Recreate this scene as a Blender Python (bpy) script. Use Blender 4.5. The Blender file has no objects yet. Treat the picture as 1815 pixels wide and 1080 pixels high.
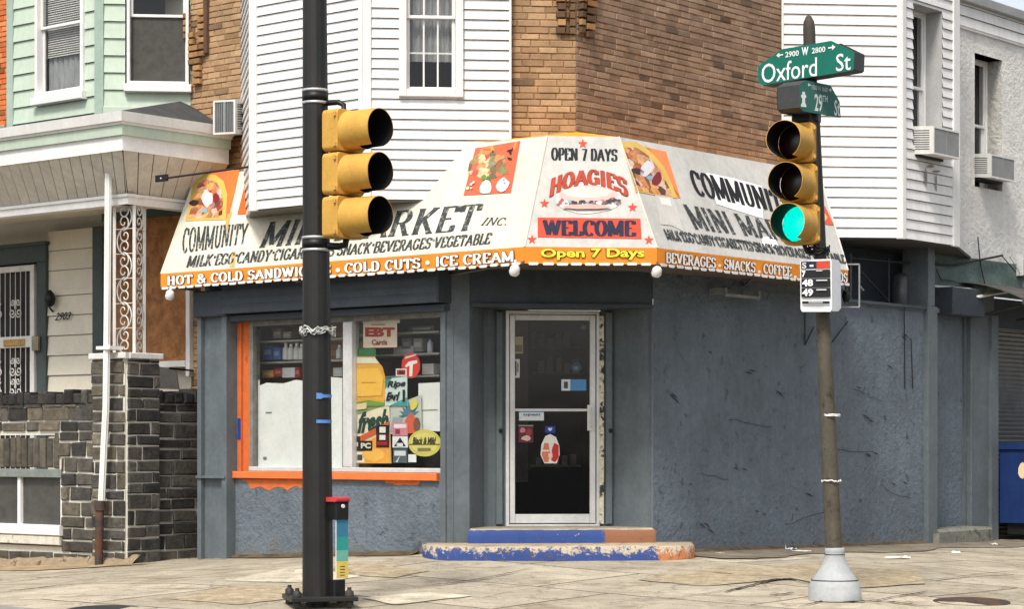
import bpy, math, random
from mathutils import Vector
R_ = math.radians
random.seed(7)
scene = bpy.context.scene
COL = bpy.context.collection
F, CX, HZ, H = 3900.0, 907.5, 790.0, 1.066      # focal length (photo px), principal point, eye height (m)

# ------------------------------------------------------------------ colour / materials
def lin(c):
    c = c / 255.0
    return c / 12.92 if c <= .04045 else ((c + .055) / 1.055) ** 2.4
def rgb(t): return (lin(t[0]), lin(t[1]), lin(t[2]), 1.0)
MATS = {}
def new_mat(name):
    m = bpy.data.materials.new(name); m.use_nodes = True
    nt = m.node_tree; b = nt.nodes['Principled BSDF']
    return m, nt, b
def noise(nt, scale, detail=4, rough=.6, vec=None, dist=0):
    n = nt.nodes.new('ShaderNodeTexNoise'); n.inputs['Scale'].default_value = scale
    n.inputs['Detail'].default_value = detail; n.inputs['Roughness'].default_value = rough
    n.inputs['Distortion'].default_value = dist
    if vec: nt.links.new(vec, n.inputs['Vector'])
    return n
def ramp(nt, fac, stops):
    r = nt.nodes.new('ShaderNodeValToRGB'); nt.links.new(fac, r.inputs['Fac'])
    el = r.color_ramp.elements
    while len(el) < len(stops): el.new(.5)
    for e, (p, c) in zip(el, stops):
        e.position = p; e.color = c if isinstance(c, tuple) else (c, c, c, 1)
    return r
def mixc(nt, fac, a, b, mode='MIX'):
    m = nt.nodes.new('ShaderNodeMix'); m.data_type = 'RGBA'; m.blend_type = mode
    for s, v in ((m.inputs[0], fac), (m.inputs[6], a), (m.inputs[7], b)):
        if hasattr(v, 'is_linked') or isinstance(v, bpy.types.NodeSocket): nt.links.new(v, s)
        else: s.default_value = v
    return m.outputs[2]
def M(name, col, *a_, splash=0, **k_):
    if name in MATS: return MATS[name]
    m = M0(name, col, *a_, **k_)
    if splash:                                            # mud splashed up from the pavement
        nt = m.node_tree; b = nt.nodes['Principled BSDF']; src = b.inputs['Base Color'].links[0].from_socket
        tc = nt.nodes.new('ShaderNodeTexCoord'); sp = nt.nodes.new('ShaderNodeSeparateXYZ'); nt.links.new(tc.outputs['Object'], sp.inputs[0])
        n = noise(nt, 5, 8, .75, tc.outputs['Object']); ma = nt.nodes.new('ShaderNodeMath'); ma.operation = 'MULTIPLY_ADD'; ma.inputs[1].default_value = -1.1
        nt.links.new(sp.outputs['Z'], ma.inputs[0]); nt.links.new(n.outputs['Fac'], ma.inputs[2])
        r = ramp(nt, ma.outputs[0], [(.42, 0.0), (.75, splash)]); nt.links.new(mixc(nt, r.outputs[0], src, rgb((118, 108, 92))), b.inputs['Base Color'])
    return m
def M0(name, col, rough=.75, var=.12, scale=3.0, bump=.15, bscale=60, metal=0, second=None, secamt=.5, secscale=6, streak=0, spec=.3, attr=False, mapping=None, bdist=.004):
    """general weathered paint/plaster/metal: colour noise at two sizes, optional second colour in ragged patches, streaks, bump"""
    if name in MATS: return MATS[name]
    m, nt, b = new_mat(name)
    tc = nt.nodes.new('ShaderNodeTexCoord'); vec = tc.outputs['Object']
    if mapping:
        mp = nt.nodes.new('ShaderNodeMapping'); mp.inputs['Scale'].default_value = mapping
        nt.links.new(vec, mp.inputs['Vector']); vec = mp.outputs[0]
    c = rgb(col)
    if attr:
        a = nt.nodes.new('ShaderNodeAttribute'); a.attribute_name = 'Col'
        base = a.outputs['Color']
    else:
        base = c
    n1 = noise(nt, scale, 6, .65, vec)
    lo, hi = 1 - var * 1.6, 1 + var
    r1 = ramp(nt, n1.outputs['Fac'], [(.3, lo), (.7, hi)])
    out = mixc(nt, 1.0, base, r1.outputs[0], 'MULTIPLY')
    n2 = noise(nt, scale * 9, 5, .7, vec)
    r2 = ramp(nt, n2.outputs['Fac'], [(.35, 1 - var * .8), (.65, 1 + var * .5)])
    out = mixc(nt, 1.0, out, r2.outputs[0], 'MULTIPLY')
    if second:
        n3 = noise(nt, secscale, 8, .7, vec, .3)
        r3 = ramp(nt, n3.outputs['Fac'], [(max(0, 1 - secamt - .03) , 0.0), (min(1, 1 - secamt + .03), 1.0)])
        out = mixc(nt, r3.outputs[0], out, rgb(second))
    if streak:
        mp = nt.nodes.new('ShaderNodeMapping'); mp.inputs['Scale'].default_value = (9, 9, .5)
        nt.links.new(tc.outputs['Object'], mp.inputs['Vector'])
        n4 = noise(nt, 1.5, 6, .7, mp.outputs[0])
        r4 = ramp(nt, n4.outputs['Fac'], [(.45, 1.0), (.75, 1 - streak)])
        out = mixc(nt, 1.0, out, r4.outputs[0], 'MULTIPLY')
    nt.links.new(out, b.inputs['Base Color'])
    b.inputs['Roughness'].default_value = rough; b.inputs['Metallic'].default_value = metal
    b.inputs['Specular IOR Level'].default_value = spec
    if bump:
        nb = noise(nt, bscale, 6, .65, vec)
        bn = nt.nodes.new('ShaderNodeBump'); bn.inputs['Strength'].default_value = bump
        bn.inputs['Distance'].default_value = bdist
        nt.links.new(nb.outputs['Fac'], bn.inputs['Height']); nt.links.new(bn.outputs[0], b.inputs['Normal'])
    MATS[name] = m; return m
def ink(col, rough=.6):
    """flat printed colour, one shared material per colour"""
    k = 'print_%02x%02x%02x' % tuple(int(v) for v in col)
    return M(k, col, rough, .07, 4, 0, spec=.25)
def glass_mat(name='window_glass', tint=(.93, .94, .94), refl=1.0):
    if name in MATS: return MATS[name]
    m, nt, b = new_mat(name); nt.nodes.remove(b)
    out = nt.nodes['Material Output']
    tr = nt.nodes.new('ShaderNodeBsdfTransparent'); tr.inputs[0].default_value = (*tint, 1)
    gl = nt.nodes.new('ShaderNodeBsdfGlossy'); gl.inputs['Roughness'].default_value = .03
    fr = nt.nodes.new('ShaderNodeFresnel'); fr.inputs[0].default_value = 1.5
    tc = nt.nodes.new('ShaderNodeTexCoord'); nb = noise(nt, 1.3, 2, .5, tc.outputs['Object'])
    bn = nt.nodes.new('ShaderNodeBump'); bn.inputs['Strength'].default_value = .25; bn.inputs['Distance'].default_value = .02
    nt.links.new(nb.outputs['Fac'], bn.inputs['Height']); nt.links.new(bn.outputs[0], gl.inputs['Normal'])
    mt = nt.nodes.new('ShaderNodeMath'); mt.operation = 'MULTIPLY'; mt.inputs[1].default_value = refl
    ge = nt.nodes.new('ShaderNodeNewGeometry'); iv = nt.nodes.new('ShaderNodeMath'); iv.operation = 'SUBTRACT'; iv.inputs[0].default_value = 1; nt.links.new(ge.outputs['Backfacing'], iv.inputs[1])
    m2 = nt.nodes.new('ShaderNodeMath'); m2.operation = 'MULTIPLY'; nt.links.new(fr.outputs[0], m2.inputs[0]); nt.links.new(iv.outputs[0], m2.inputs[1])
    nt.links.new(m2.outputs[0], mt.inputs[0])
    mx = nt.nodes.new('ShaderNodeMixShader'); nt.links.new(mt.outputs[0], mx.inputs[0])
    nt.links.new(tr.outputs[0], mx.inputs[1]); nt.links.new(gl.outputs[0], mx.inputs[2])
    nt.links.new(mx.outputs[0], out.inputs[0]); MATS[name] = m; return m

# ------------------------------------------------------------------ frames (a wall plane with its own axes)
class Fr:
    def __init__(s, x, y, deg, flip=1):
        a = R_(deg); s.x, s.y = x, y; s.dx, s.dy = math.cos(a), math.sin(a)
        s.nx, s.ny = math.sin(a), -math.cos(a)
    def w(s, u, o, z): return Vector((s.x + s.dx * u + s.nx * o, s.y + s.dy * u + s.ny * o, z))
    def s(s, px, o=0):
        a = (px - CX) / F
        X, Y = s.x + s.nx * o, s.y + s.ny * o
        return (a * Y - X) / (s.dx - a * s.dy)
    def Y(s, px, o=0): return s.w(s.s(px, o), o, 0).y
    def z(s, px, py, o=0): return H + (HZ - py) / F * s.Y(px, o)
    def off(s, o, px=None):       # parallel frame moved outward
        f = Fr(0, 0, 0); f.x, f.y = s.x + s.nx * o, s.y + s.ny * o; f.dx, f.dy, f.nx, f.ny = s.dx, s.dy, s.nx, s.ny
        return f
    def plane(s, o=0): return (s.w(0, o, 0), Vector((s.nx, s.ny, 0)))
def at(px, Y, py=HZ): return Vector(((px - CX) / F * Y, Y, H + (HZ - py) / F * Y))
def hit(px, py, plane, off=0):
    p0, n = plane
    d = Vector(((px - CX) / F, 1, (HZ - py) / F)); o = Vector((0, 0, H))
    t = (p0 - o).dot(n) / d.dot(n)
    return o + d * t + n * off
AL, AC, AR = -39.6, 5.35, 50.3
cl = at(797, 21.3)
C = Fr(cl.x, cl.y, AC)                                   # corner (door) wall, ground floor
L = Fr(cl.x, cl.y, AL)                                   # street wall to the left
cr = C.w(C.s(1157), 0, 0)
R = Fr(cr.x, cr.y, AR)                                   # street wall to the right
cu = at(1021, 21.6); CU = Fr(cu.x, cu.y, AC); RU = Fr(cu.x, cu.y, AR)
LU = L.off(-.55)                                         # upper street wall to the left
WORLD = Fr(0, 0, 0)

def ground_z(x, y):
    sL = (x - L.x) * L.dx + (y - L.y) * L.dy
    k = max(0.0, -sL - .3)
    sR = (x - R.x) * R.dx + (y - R.y) * R.dy
    return -.045 * min(k, 30) - .016 * min(max(0.0, sR - .3), 30)

# ------------------------------------------------------------------ mesh builder
OFF = {}
class MB:
    def __init__(s): s.v = []; s.f = []; s.m = []; s.c = []; s.sm = []
    def face(s, pts, m=0, col=None, smooth=False):
        i = len(s.v); s.v += [tuple(p) for p in pts]; s.f.append(tuple(range(i, i + len(pts))))
        s.m.append(m); s.c.append(col); s.sm.append(smooth)
    def grid(s, rows, m=0, close=False, smooth=True, col=None):
        i = len(s.v); n = len(rows[0])
        for r in rows: s.v += [tuple(p) for p in r]
        for a in range(len(rows) - 1):
            for b in range(n if close else n - 1):
                q = (b + 1) % n
                s.f.append((i + a * n + b, i + a * n + q, i + (a + 1) * n + q, i + (a + 1) * n + b))
                s.m.append(m); s.c.append(col); s.sm.append(smooth)
    def box(s, fr, s0, s1, o0, o1, z0, z1, m=0, col=None, bev=0):
        if s0 > s1: s0, s1 = s1, s0
        if o0 > o1: o0, o1 = o1, o0
        if z0 > z1: z0, z1 = z1, z0
        W = fr.w; b = min(bev, (s1 - s0) * .4, (z1 - z0) * .4, (o1 - o0) * .8)
        k = [W(s0, o0, z0), W(s1, o0, z0), W(s1, o0, z1), W(s0, o0, z1)]
        mid = [W(s0, o1 - b, z0), W(s1, o1 - b, z0), W(s1, o1 - b, z1), W(s0, o1 - b, z1)]
        fr_ = [W(s0 + b, o1, z0 + b), W(s1 - b, o1, z0 + b), W(s1 - b, o1, z1 - b), W(s0 + b, o1, z1 - b)]
        s.face(fr_, m, col); s.face(k[::-1], m, col)
        for i in range(4):
            j = (i + 1) % 4
            s.face([k[i], k[j], mid[j], mid[i]], m, col)
            if b: s.face([mid[i], mid[j], fr_[j], fr_[i]], m, col)
    def pbox(s, fr, p0, p1, y0, y1, o0, o1, m=0, col=None, bev=0):
        """box from photo edges, measured on its front face"""
        c = (p0 + p1) / 2
        s.box(fr, fr.s(p0, o1), fr.s(p1, o1), o0, o1, fr.z(c, y0, o1), fr.z(c, y1, o1), m, col, bev)
    def prism(s, pts, vec, m=0, col=None, m2=None):
        """closed polygon swept by vec"""
        a = [Vector(p) for p in pts]; b = [p + vec for p in a]; n = len(a)
        s.face(a[::-1], m if m2 is None else m2, col); s.face(b, m, col)
        for i in range(n):
            j = (i + 1) % n; s.face([a[i], a[j], b[j], b[i]], m if m2 is None else m2, col)
    def tube(s, pts, r, m=0, n=8, caps=True, col=None):
        pts = [Vector(p) for p in pts]; rows = []; up = None
        rs = r if isinstance(r, (list, tuple)) else [r] * len(pts)
        for i, p in enumerate(pts):
            t = (pts[min(i + 1, len(pts) - 1)] - pts[max(i - 1, 0)]).normalized()
            if up is None: up = t.orthogonal().normalized()
            u = (up - t * up.dot(t)); u = u.normalized() if u.length > 1e-6 else t.orthogonal().normalized()
            up = u; v = t.cross(u)
            rows.append([p + (u * math.cos(2 * math.pi * k / n) + v * math.sin(2 * math.pi * k / n)) * rs[i] for k in range(n)])
        s.grid(rows, m, True, True, col)
        if caps: s.face(rows[0][::-1], m, col); s.face(rows[-1], m, col)
    def lathe(s, base, prof, axis=(0, 0, 1), m=0, n=24, col=None, caps=True):
        ax = Vector(axis).normalized(); u = ax.orthogonal().normalized(); v = ax.cross(u); b = Vector(base)
        rows = [[b + ax * h + (u * math.cos(2 * math.pi * k / n) + v * math.sin(2 * math.pi * k / n)) * r for k in range(n)] for r, h in prof]
        s.grid(rows, m, True, True, col)
        if caps: s.face(rows[0][::-1], m, col); s.face(rows[-1], m, col)
    def build(s, name, mats, parent=None, keep=False):
        me = bpy.data.meshes.new(name)
        off = OFF.get(parent.name, Vector((0, 0, 0))) if parent else Vector((0, 0, 0))
        if not parent and not keep and s.v:
            xs = [v[0] for v in s.v]; ys = [v[1] for v in s.v]; zs = [v[2] for v in s.v]
            off = Vector(((min(xs) + max(xs)) / 2, (min(ys) + max(ys)) / 2, min(zs)))
        me.from_pydata([(v[0] - off.x, v[1] - off.y, v[2] - off.z) for v in s.v], [], s.f)
        if not isinstance(mats, (list, tuple)): mats = [mats]
        for m in mats: me.materials.append(m)
        for p, mi, sm in zip(me.polygons, s.m, s.sm): p.material_index = mi; p.use_smooth = sm
        if any(c is not None for c in s.c):
            at_ = me.color_attributes.new('Col', 'FLOAT_COLOR', 'CORNER')
            for p, c in zip(me.polygons, s.c):
                c = c or (.5, .5, .5, 1)
                for li in p.loop_indices: at_.data[li].color = c
        o = bpy.data.objects.new(name, me); COL.objects.link(o)
        if parent: o.parent = parent; OFF[o.name] = off
        else: o.location = off; OFF[o.name] = off
        return o
def thing(name, label, cat, loc, group=None):
    o = bpy.data.objects.new(name, None); COL.objects.link(o); o.location = loc; o.empty_display_size = .1
    OFF[o.name] = Vector(loc); return tag(o, label, cat, group)
def tag(o, label, cat, group=None):
    o['label'] = label; o['category'] = cat
    if group: o['group'] = group
    return o
def struct(o): o['kind'] = 'structure'; return o

# ------------------------------------------------------------------ lettering: a small slab alphabet drawn with a broad nib
def arc(cx, cy, rx, ry, a0, a1, n=9):
    return [(cx + rx * math.cos(R_(a0 + (a1 - a0) * i / n)), cy + ry * math.sin(R_(a0 + (a1 - a0) * i / n))) for i in range(n + 1)]
SL = {
 'A': (.86, [[(.1, 0), (.43, .97)], [(.43, .97), (.76, 0)], [(.22, .32), (.64, .32)]], [(.1, 0), (.76, 0)]),
 'B': (.76, [[(.18, 0), (.18, 1)], [(.08, 1), (.4, 1)] + arc(.42, .765, .2, .235, 90, -90) + [(.18, .53)], [(.3, .53), (.42, .53)] + arc(.44, .265, .22, .265, 90, -90) + [(.08, 0)]], []),
 'C': (.74, [arc(.4, .5, .29, .5, 45, 315, 14), [(.62, .98), (.62, .72)]], []),
 'D': (.8, [[(.18, 0), (.18, 1)], [(.08, 1), (.36, 1)] + arc(.38, .5, .28, .5, 90, -90, 12) + [(.08, 0)]], []),
 'E': (.72, [[(.18, 0), (.18, 1)], [(.08, 1), (.64, 1)], [(.18, .52), (.5, .52)], [(.08, 0), (.66, 0)], [(.61, 1), (.61, .78)], [(.63, 0), (.63, .24)]], []),
 'F': (.68, [[(.18, 0), (.18, 1)], [(.08, 1), (.62, 1)], [(.18, .52), (.48, .52)], [(.6, 1), (.6, .76)]], [(.18, 0)]),
 'G': (.8, [arc(.4, .5, .29, .5, 48, 340, 14), [(.66, .44), (.66, .05)], [(.46, .44), (.76, .44)], [(.62, .98), (.62, .74)]], []),
 'H': (.86, [[(.2, 0), (.2, 1)], [(.66, 0), (.66, 1)], [(.2, .52), (.66, .52)]], [(.2, 0), (.2, 1), (.66, 0), (.66, 1)]),
 'I': (.44, [[(.22, 0), (.22, 1)]], [(.22, 0), (.22, 1)]),
 'K': (.86, [[(.2, 0), (.2, 1)], [(.2, .4), (.68, 1)], [(.36, .58), (.7, 0)]], [(.2, 0), (.2, 1), (.68, 1), (.7, 0)]),
 'L': (.68, [[(.2, 0), (.2, 1)], [(.1, 0), (.64, 0)], [(.6, 0), (.6, .28)]], [(.2, 1)]),
 'M': (1.05, [[(.16, 0), (.16, 1)], [(.16, 1), (.52, .08)], [(.52, .08), (.88, 1)], [(.88, 0), (.88, 1)]], [(.16, 0), (.16, 1), (.88, 1), (.88, 0)]),
 'N': (.88, [[(.18, 0), (.18, 1)], [(.18, 1), (.68, 0)], [(.7, 0), (.7, 1)]], [(.18, 0), (.14, 1), (.7, 1)]),
 'O': (.82, [arc(.41, .5, .29, .5, 0, 360, 20)], []),
 'P': (.74, [[(.18, 0), (.18, 1)], [(.08, 1), (.4, 1)] + arc(.4, .73, .22, .27, 90, -90) + [(.18, .46)]], [(.18, 0)]),
 'R': (.82, [[(.18, 0), (.18, 1)], [(.08, 1), (.4, 1)] + arc(.4, .75, .22, .25, 90, -90) + [(.18, .5)], [(.42, .5), (.66, 0)]], [(.18, 0), (.68, 0)]),
 'S': (.7, [arc(.35, .75, .22, .25, 30, 250, 10) + arc(.35, .26, .24, .26, 80, -150, 10), [(.57, .98), (.57, .76)], [(.12, .02), (.12, .26)]], []),
 'T': (.78, [[(.39, 0), (.39, 1)], [(.06, 1), (.72, 1)], [(.09, 1), (.09, .76)], [(.69, 1), (.69, .76)]], [(.39, 0)]),
 'U': (.84, [[(.2, 1), (.2, .3)] + arc(.43, .26, .23, .26, 180, 360, 8) + [(.66, 1)]], [(.2, 1), (.66, 1)]),
 'V': (.84, [[(.12, 1), (.42, .02)], [(.42, .02), (.72, 1)]], [(.12, 1), (.72, 1)]),
 'W': (1.15, [[(.12, 1), (.36, .02)], [(.36, .02), (.58, .9)], [(.58, .9), (.8, .02)], [(.8, .02), (1.03, 1)]], [(.12, 1), (.58, 1), (1.03, 1)]),
 'Y': (.82, [[(.12, 1), (.41, .48)], [(.41, .48), (.7, 1)], [(.41, .5), (.41, 0)]], [(.12, 1), (.7, 1), (.41, 0)]),
 '&': (.86, [arc(.34, .76, .16, .22, -60, 240, 10) + [(.74, 0)], arc(.34, .26, .24, .26, 120, 350, 10) + [(.74, .5)]], []),
 '7': (.66, [[(.1, .96), (.58, .96), (.3, 0)]], [(.3, 0)]),
 '*': (.34, [[(.17, .64), (.17, .86)], [(.07, .75), (.27, .75)]], []),
 '.': (.28, [[(.14, 0), (.14, .14)]], []),
 ' ': (.42, [], []),
}
def slab_polys(txt, T=.2, t=.08, serif=.13, grow=0):
    polys = []; x = 0
    for ch in txt:
        w, strokes, ser = SL[ch]
        st = [list(p) for p in strokes] + [[(a - serif, b), (a + serif, b)] for a, b in ser]
        for pts in st:
            if grow:
                a, b = Vector(pts[0]), Vector(pts[1]); e = (a - b).normalized() * grow; 
                c, d = Vector(pts[-1]), Vector(pts[-2]); g = (c - d).normalized() * grow
                pts = [tuple(a + e)] + list(pts[1:-1]) + [tuple(c + g)]
            lft, rgt = [], []
            for i, p in enumerate(pts):
                q0 = Vector(pts[max(i - 1, 0)]); q1 = Vector(pts[min(i + 1, len(pts) - 1)])
                d = q1 - q0
                if d.length < 1e-6: d = Vector((1, 0))
                d.normalize(); n = Vector((-d.y, d.x))
                hw = .5 * math.hypot(T * d.y, t * d.x) + grow
                y = p[1]
                yy = t / 2 + (1 - t) * y
                c = Vector((p[0] + x, yy))
                lft.append(c + n * hw); rgt.append(c - n * hw)
            for i in range(len(pts) - 1): polys.append([lft[i], lft[i + 1], rgt[i + 1], rgt[i]])
        x += w
    return [[(p[0] / x, p[1]) for p in q] for q in polys]
def sans_polys(txt, bold=0.0, shear=0.0):
    """letters of Blender's built-in font as flat faces, in 0..1 x 0..1 of the text's own bounds"""
    cu_ = bpy.data.curves.new('lettering', 'FONT'); cu_.body = txt; cu_.size = 1; cu_.offset = bold; cu_.shear = shear
    cu_.resolution_u = 3
    ob = bpy.data.objects.new('lettering', cu_); COL.objects.link(ob)
    dg = bpy.context.evaluated_depsgraph_get(); me = bpy.data.meshes.new_from_object(ob.evaluated_get(dg))
    vs = [v.co.copy() for v in me.vertices]; fs = [tuple(p.vertices) for p in me.polygons]
    bpy.data.objects.remove(ob); bpy.data.curves.remove(cu_); bpy.data.meshes.remove(me)
    x0 = min(v.x for v in vs); x1 = max(v.x for v in vs); y0 = min(v.y for v in vs); y1 = max(v.y for v in vs)
    return [[((vs[i].x - x0) / (x1 - x0), (vs[i].y - y0) / (y1 - y0)) for i in f] for f in fs]
def quadmap(q):
    (ax, ay), (bx, by), (cx, cy), (dx, dy) = q           # TL TR BR BL in photo px
    def f(u, v):
        tx, ty = ax + (bx - ax) * u, ay + (by - ay) * u
        lx, ly = dx + (cx - dx) * u, dy + (cy - dy) * u
        return lx + (tx - lx) * v, ly + (ty - ly) * v
    return f
_k = [0]
def letters(mb, polys, f, plane, off, m=0, jit=True):
    n = plane[1]
    for q in polys:
        _k[0] = (_k[0] + 1) % 9 if jit else 0
        pts = [hit(*f(u, v), plane, off + _k[0] * .00022) for u, v in q]
        a = Vector((0, 0, 0))
        for i in range(len(pts)): a += pts[i].cross(pts[(i + 1) % len(pts)])
        if a.dot(n) < 0: pts = pts[::-1]
        mb.face(pts, m)
def fpoly(mb, pts_px, plane, off, m=0):
    letters(mb, [[(x, y) for x, y in pts_px]], lambda u, v: (u, v), plane, off, m, False)
def blob(cx, cy, rx, ry, n=14, j=.12, rot=0):
    return [(cx + (rx * math.cos(t) * math.cos(rot) - ry * math.sin(t) * math.sin(rot)) * k, cy + (rx * math.cos(t) * math.sin(rot) + ry * math.sin(t) * math.cos(rot)) * k)
            for t, k in ((2 * math.pi * i / n, 1 + random.uniform(-j, j)) for i in range(n))]
def star(cx, cy, r):
    return [(cx + r * (1 if i % 2 == 0 else .4) * math.sin(math.pi * i / 5), cy - r * (1 if i % 2 == 0 else .4) * math.cos(math.pi * i / 5)) for i in range(10)]

def flat_sign(name, label, cat, quad, plane, base, items, off=0.0, thick=.003, group=None, parent=None, shape=None):
    """a printed sheet: thin solid base, then printed shapes in the sheet's own 0..1 coordinates (v up)
       item: ('p', polygon, colour) | ('t', (u0,v0,u1,v1), text, colour[, bold, shear]) | ('s', same, slab)"""
    f = quadmap(quad); mb = MB(); mats = []; idx = {}
    def mi(c):
        if c not in idx: idx[c] = len(mats); mats.append(ink(c))
        return idx[c]
    n = plane[1]
    shp = shape or [(0, 0), (1, 0), (1, 1), (0, 1)]
    P = [hit(*f(u, v), plane, off) for u, v in shp]
    if sum(((P[i]).cross(P[(i + 1) % len(P)]) for i in range(len(P))), Vector((0, 0, 0))).dot(n) < 0: P = P[::-1]
    mb.prism(P, n * thick, mi(base))
    o = off + thick + .0015
    for it in items:
        if it[0] == 'p': letters(mb, [it[1]], f, plane, o, mi(it[2]), False)
        else:
            u0, v0, u1, v1 = it[1]
            polys = sans_polys(it[2], *(it[4:6])) if it[0] == 't' else slab_polys(it[2])
            letters(mb, [[(u0 + (u1 - u0) * a, v0 + (v1 - v0) * b) for a, b in q] for q in polys], f, plane, o, mi(it[3]))
        o += .0022
    ob = mb.build(name, mats, parent)
    if cat: tag(ob, label, cat, group)
    return ob
def rect(u0, v0, u1, v1): return [(u0, v0), (u1, v0), (u1, v1), (u0, v1)]

# ------------------------------------------------------------------ wall coverings
def pieces(a0, a1, holes):
    out = [(a0, a1)]
    for h0, h1 in holes:
        nx = []
        for p, q in out:
            if h1 <= p or h0 >= q: nx.append((p, q)); continue
            if h0 > p: nx.append((p, h0))
            if h1 < q: nx.append((h1, q))
        out = nx
    return out
def siding(mb, fr, s0, s1, z0, z1, o, e, lap=.02, holes=(), m=0):
    z = z0; k = 0
    while z < z1 - .001:
        zt = min(z + e, z1)
        cuts = sorted({z, zt} | {h for hh in holes for h in hh[2:4] if z < h < zt})
        for a, b in zip(cuts, cuts[1:]):
            mid = (a + b) / 2
            hs = [(h[0], h[1]) for h in holes if h[2] < mid < h[3]]
            if b == zt and b < z1 - .001: b = zt - min(.007, (zt - a) * .4)
            oa = o + lap * (1 - (a - z) / e); ob = o + lap * (1 - (b - z) / e)
            for p, q in pieces(s0, s1, hs):
                j = random.uniform(-.0012, .0012)
                mb.face([fr.w(p, oa + j, a), fr.w(q, oa, a), fr.w(q, ob, b), fr.w(p, ob, b)], m)
                if a == z:
                    mb.face([fr.w(p, o - .03, a + .003), fr.w(q, o - .03, a + .003), fr.w(q, oa, a), fr.w(p, oa + j, a)], m)
                    if a > z0 + .01: mb.face([fr.w(p, o - .03, a - .012), fr.w(q, o - .03, a - .012), fr.w(q, o - .03, a + .003), fr.w(p, o - .03, a + .003)], m)
        z = zt; k += 1
def bricks(mb, fr, s0, s1, z0, z1, o, bl=.205, bh=.064, j=.007, cols=((170, 128, 84),), holes=(), var=.07, dep=.008, mortar_m=1, mcol=None, jit=.003, ragged=0, z_clip=None):
    cz = sorted({z0, z1} | {h_ for q_ in holes for h_ in q_[2:4] if z0 < h_ < z1})
    for za, zb in zip(cz, cz[1:]):
        for p, q in pieces(s0, s1, [(h_[0], h_[1]) for h_ in holes if h_[2] < (za + zb) / 2 < h_[3]]):
            mb.face([fr.w(p, o, za), fr.w(q, o, za), fr.w(q, o, zb), fr.w(p, o, zb)], mortar_m, rgb(mcol or cols[0]))
    row = 0; z = z0
    while z < z1 - .01:
        h = bh * random.uniform(1 - ragged * .35, 1 + ragged * .35)
        zt = min(z + h, z1)
        u = s0 - (bl / 2 if row % 2 else 0) - random.uniform(0, bl * .15)
        while u < s1:
            w = bl * random.uniform(1 - .06 - ragged * .4, 1.06 + ragged * .4)
            hs = [(h_[0], h_[1]) for h_ in holes if h_[2] < zt - .01 and h_[3] > z + .01]
            for p, q in pieces(max(u, s0), min(u + w - j, s1), hs):
                if q - p < .02: continue
                c = random.choice(cols); k = random.uniform(1 - var, 1 + var)
                if random.random() < .05: k *= .72
                c = rgb(tuple(min(255, v * k) for v in c))
                d = dep + random.uniform(-jit, jit)
                g = j / 2; r = lambda: random.uniform(-.3, .3) * g * (1 + 2 * ragged); b = min(.004 + .006 * ragged, (q - p) * .3)
                za, zb = z + g, zt - g
                A = [fr.w(p + r(), o, za + r()), fr.w(q + r(), o, za + r()), fr.w(q + r(), o, zb + r()), fr.w(p + r(), o, zb + r())]
                B = [fr.w(p + b + r(), o + d, za + b + r()), fr.w(q - b + r(), o + d, za + b + r()), fr.w(q - b + r(), o + d + r() * ragged, zb - b + r()), fr.w(p + b + r(), o + d, zb - b + r())]
                mb.face(B, 0, c)
                for i in range(4):
                    mb.face([A[i], A[(i + 1) % 4], B[(i + 1) % 4], B[i]], 0, c)
            u += w
        z = zt; row += 1

# ------------------------------------------------------------------ shared materials
m_brick = M('tan_brick', (170, 125, 80), .9, .16, 5, .5, 90, attr=True)
m_mortar = M('sandy_mortar', (140, 105, 70), .95, .15, 6, .4, 120)
m_white = M('white_vinyl', (226, 224, 221), .5, .06, 1.2, .12, 7, streak=.17)
m_trim = M('white_trim', (226, 224, 220), .5, .06, 3, .05, 50, streak=.08)
m_mint = M('mint_siding', (186, 200, 182), .6, .06, 1.5, .06, 40, streak=.08)
m_mint2 = M('mint_trim', (158, 176, 162), .6, .08, 2, .06, 40)
m_greywall = M('slate_painted_stucco', (105, 115, 124), .8, .15, 1.2, 1.0, 20, streak=.12, bdist=.03, second=(76, 85, 93), secamt=.38, secscale=7, splash=.8)
m_greypaint = M('slate_paint', (96, 104, 108), .6, .14, 2.2, .25, 50, streak=.1)
m_greydark = M('dark_slate_paint', (66, 73, 80), .6, .14, 3, .2, 60, streak=.1)
m_orange = M('orange_paint', (200, 104, 54), .65, .12, 6, .25, 50, second=(150, 74, 40), secamt=.36)
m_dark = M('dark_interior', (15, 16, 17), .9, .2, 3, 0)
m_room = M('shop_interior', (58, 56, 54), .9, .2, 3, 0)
m_black = M('black_paint', (26, 26, 27), .45, .2, 8, .1, 80)
m_alu = M('aluminium', (205, 205, 202), .42, .08, 5, .06, 60, metal=.25, streak=.1)
m_glass = glass_mat()
m_curtain = M('net_curtain', (150, 150, 148), .9, .2, 6, .2, 30, mapping=(6, 6, 1))
m_blind = M('window_blind', (196, 192, 184), .7, .08, 4, 0)
m_rust = M('rusty_iron', (96, 66, 48), .8, .25, 10, .5, 60, second=(62, 58, 54), secamt=.5)
m_conc = M('concrete', (150, 143, 130), .9, .16, 4, .5, 50, second=(100, 94, 84), secamt=.35)
m_stucco = M('white_rough_stucco', (228, 225, 218), .95, .08, 3, .9, 16, streak=.1, bdist=.04)
m_sun = m_white

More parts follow.
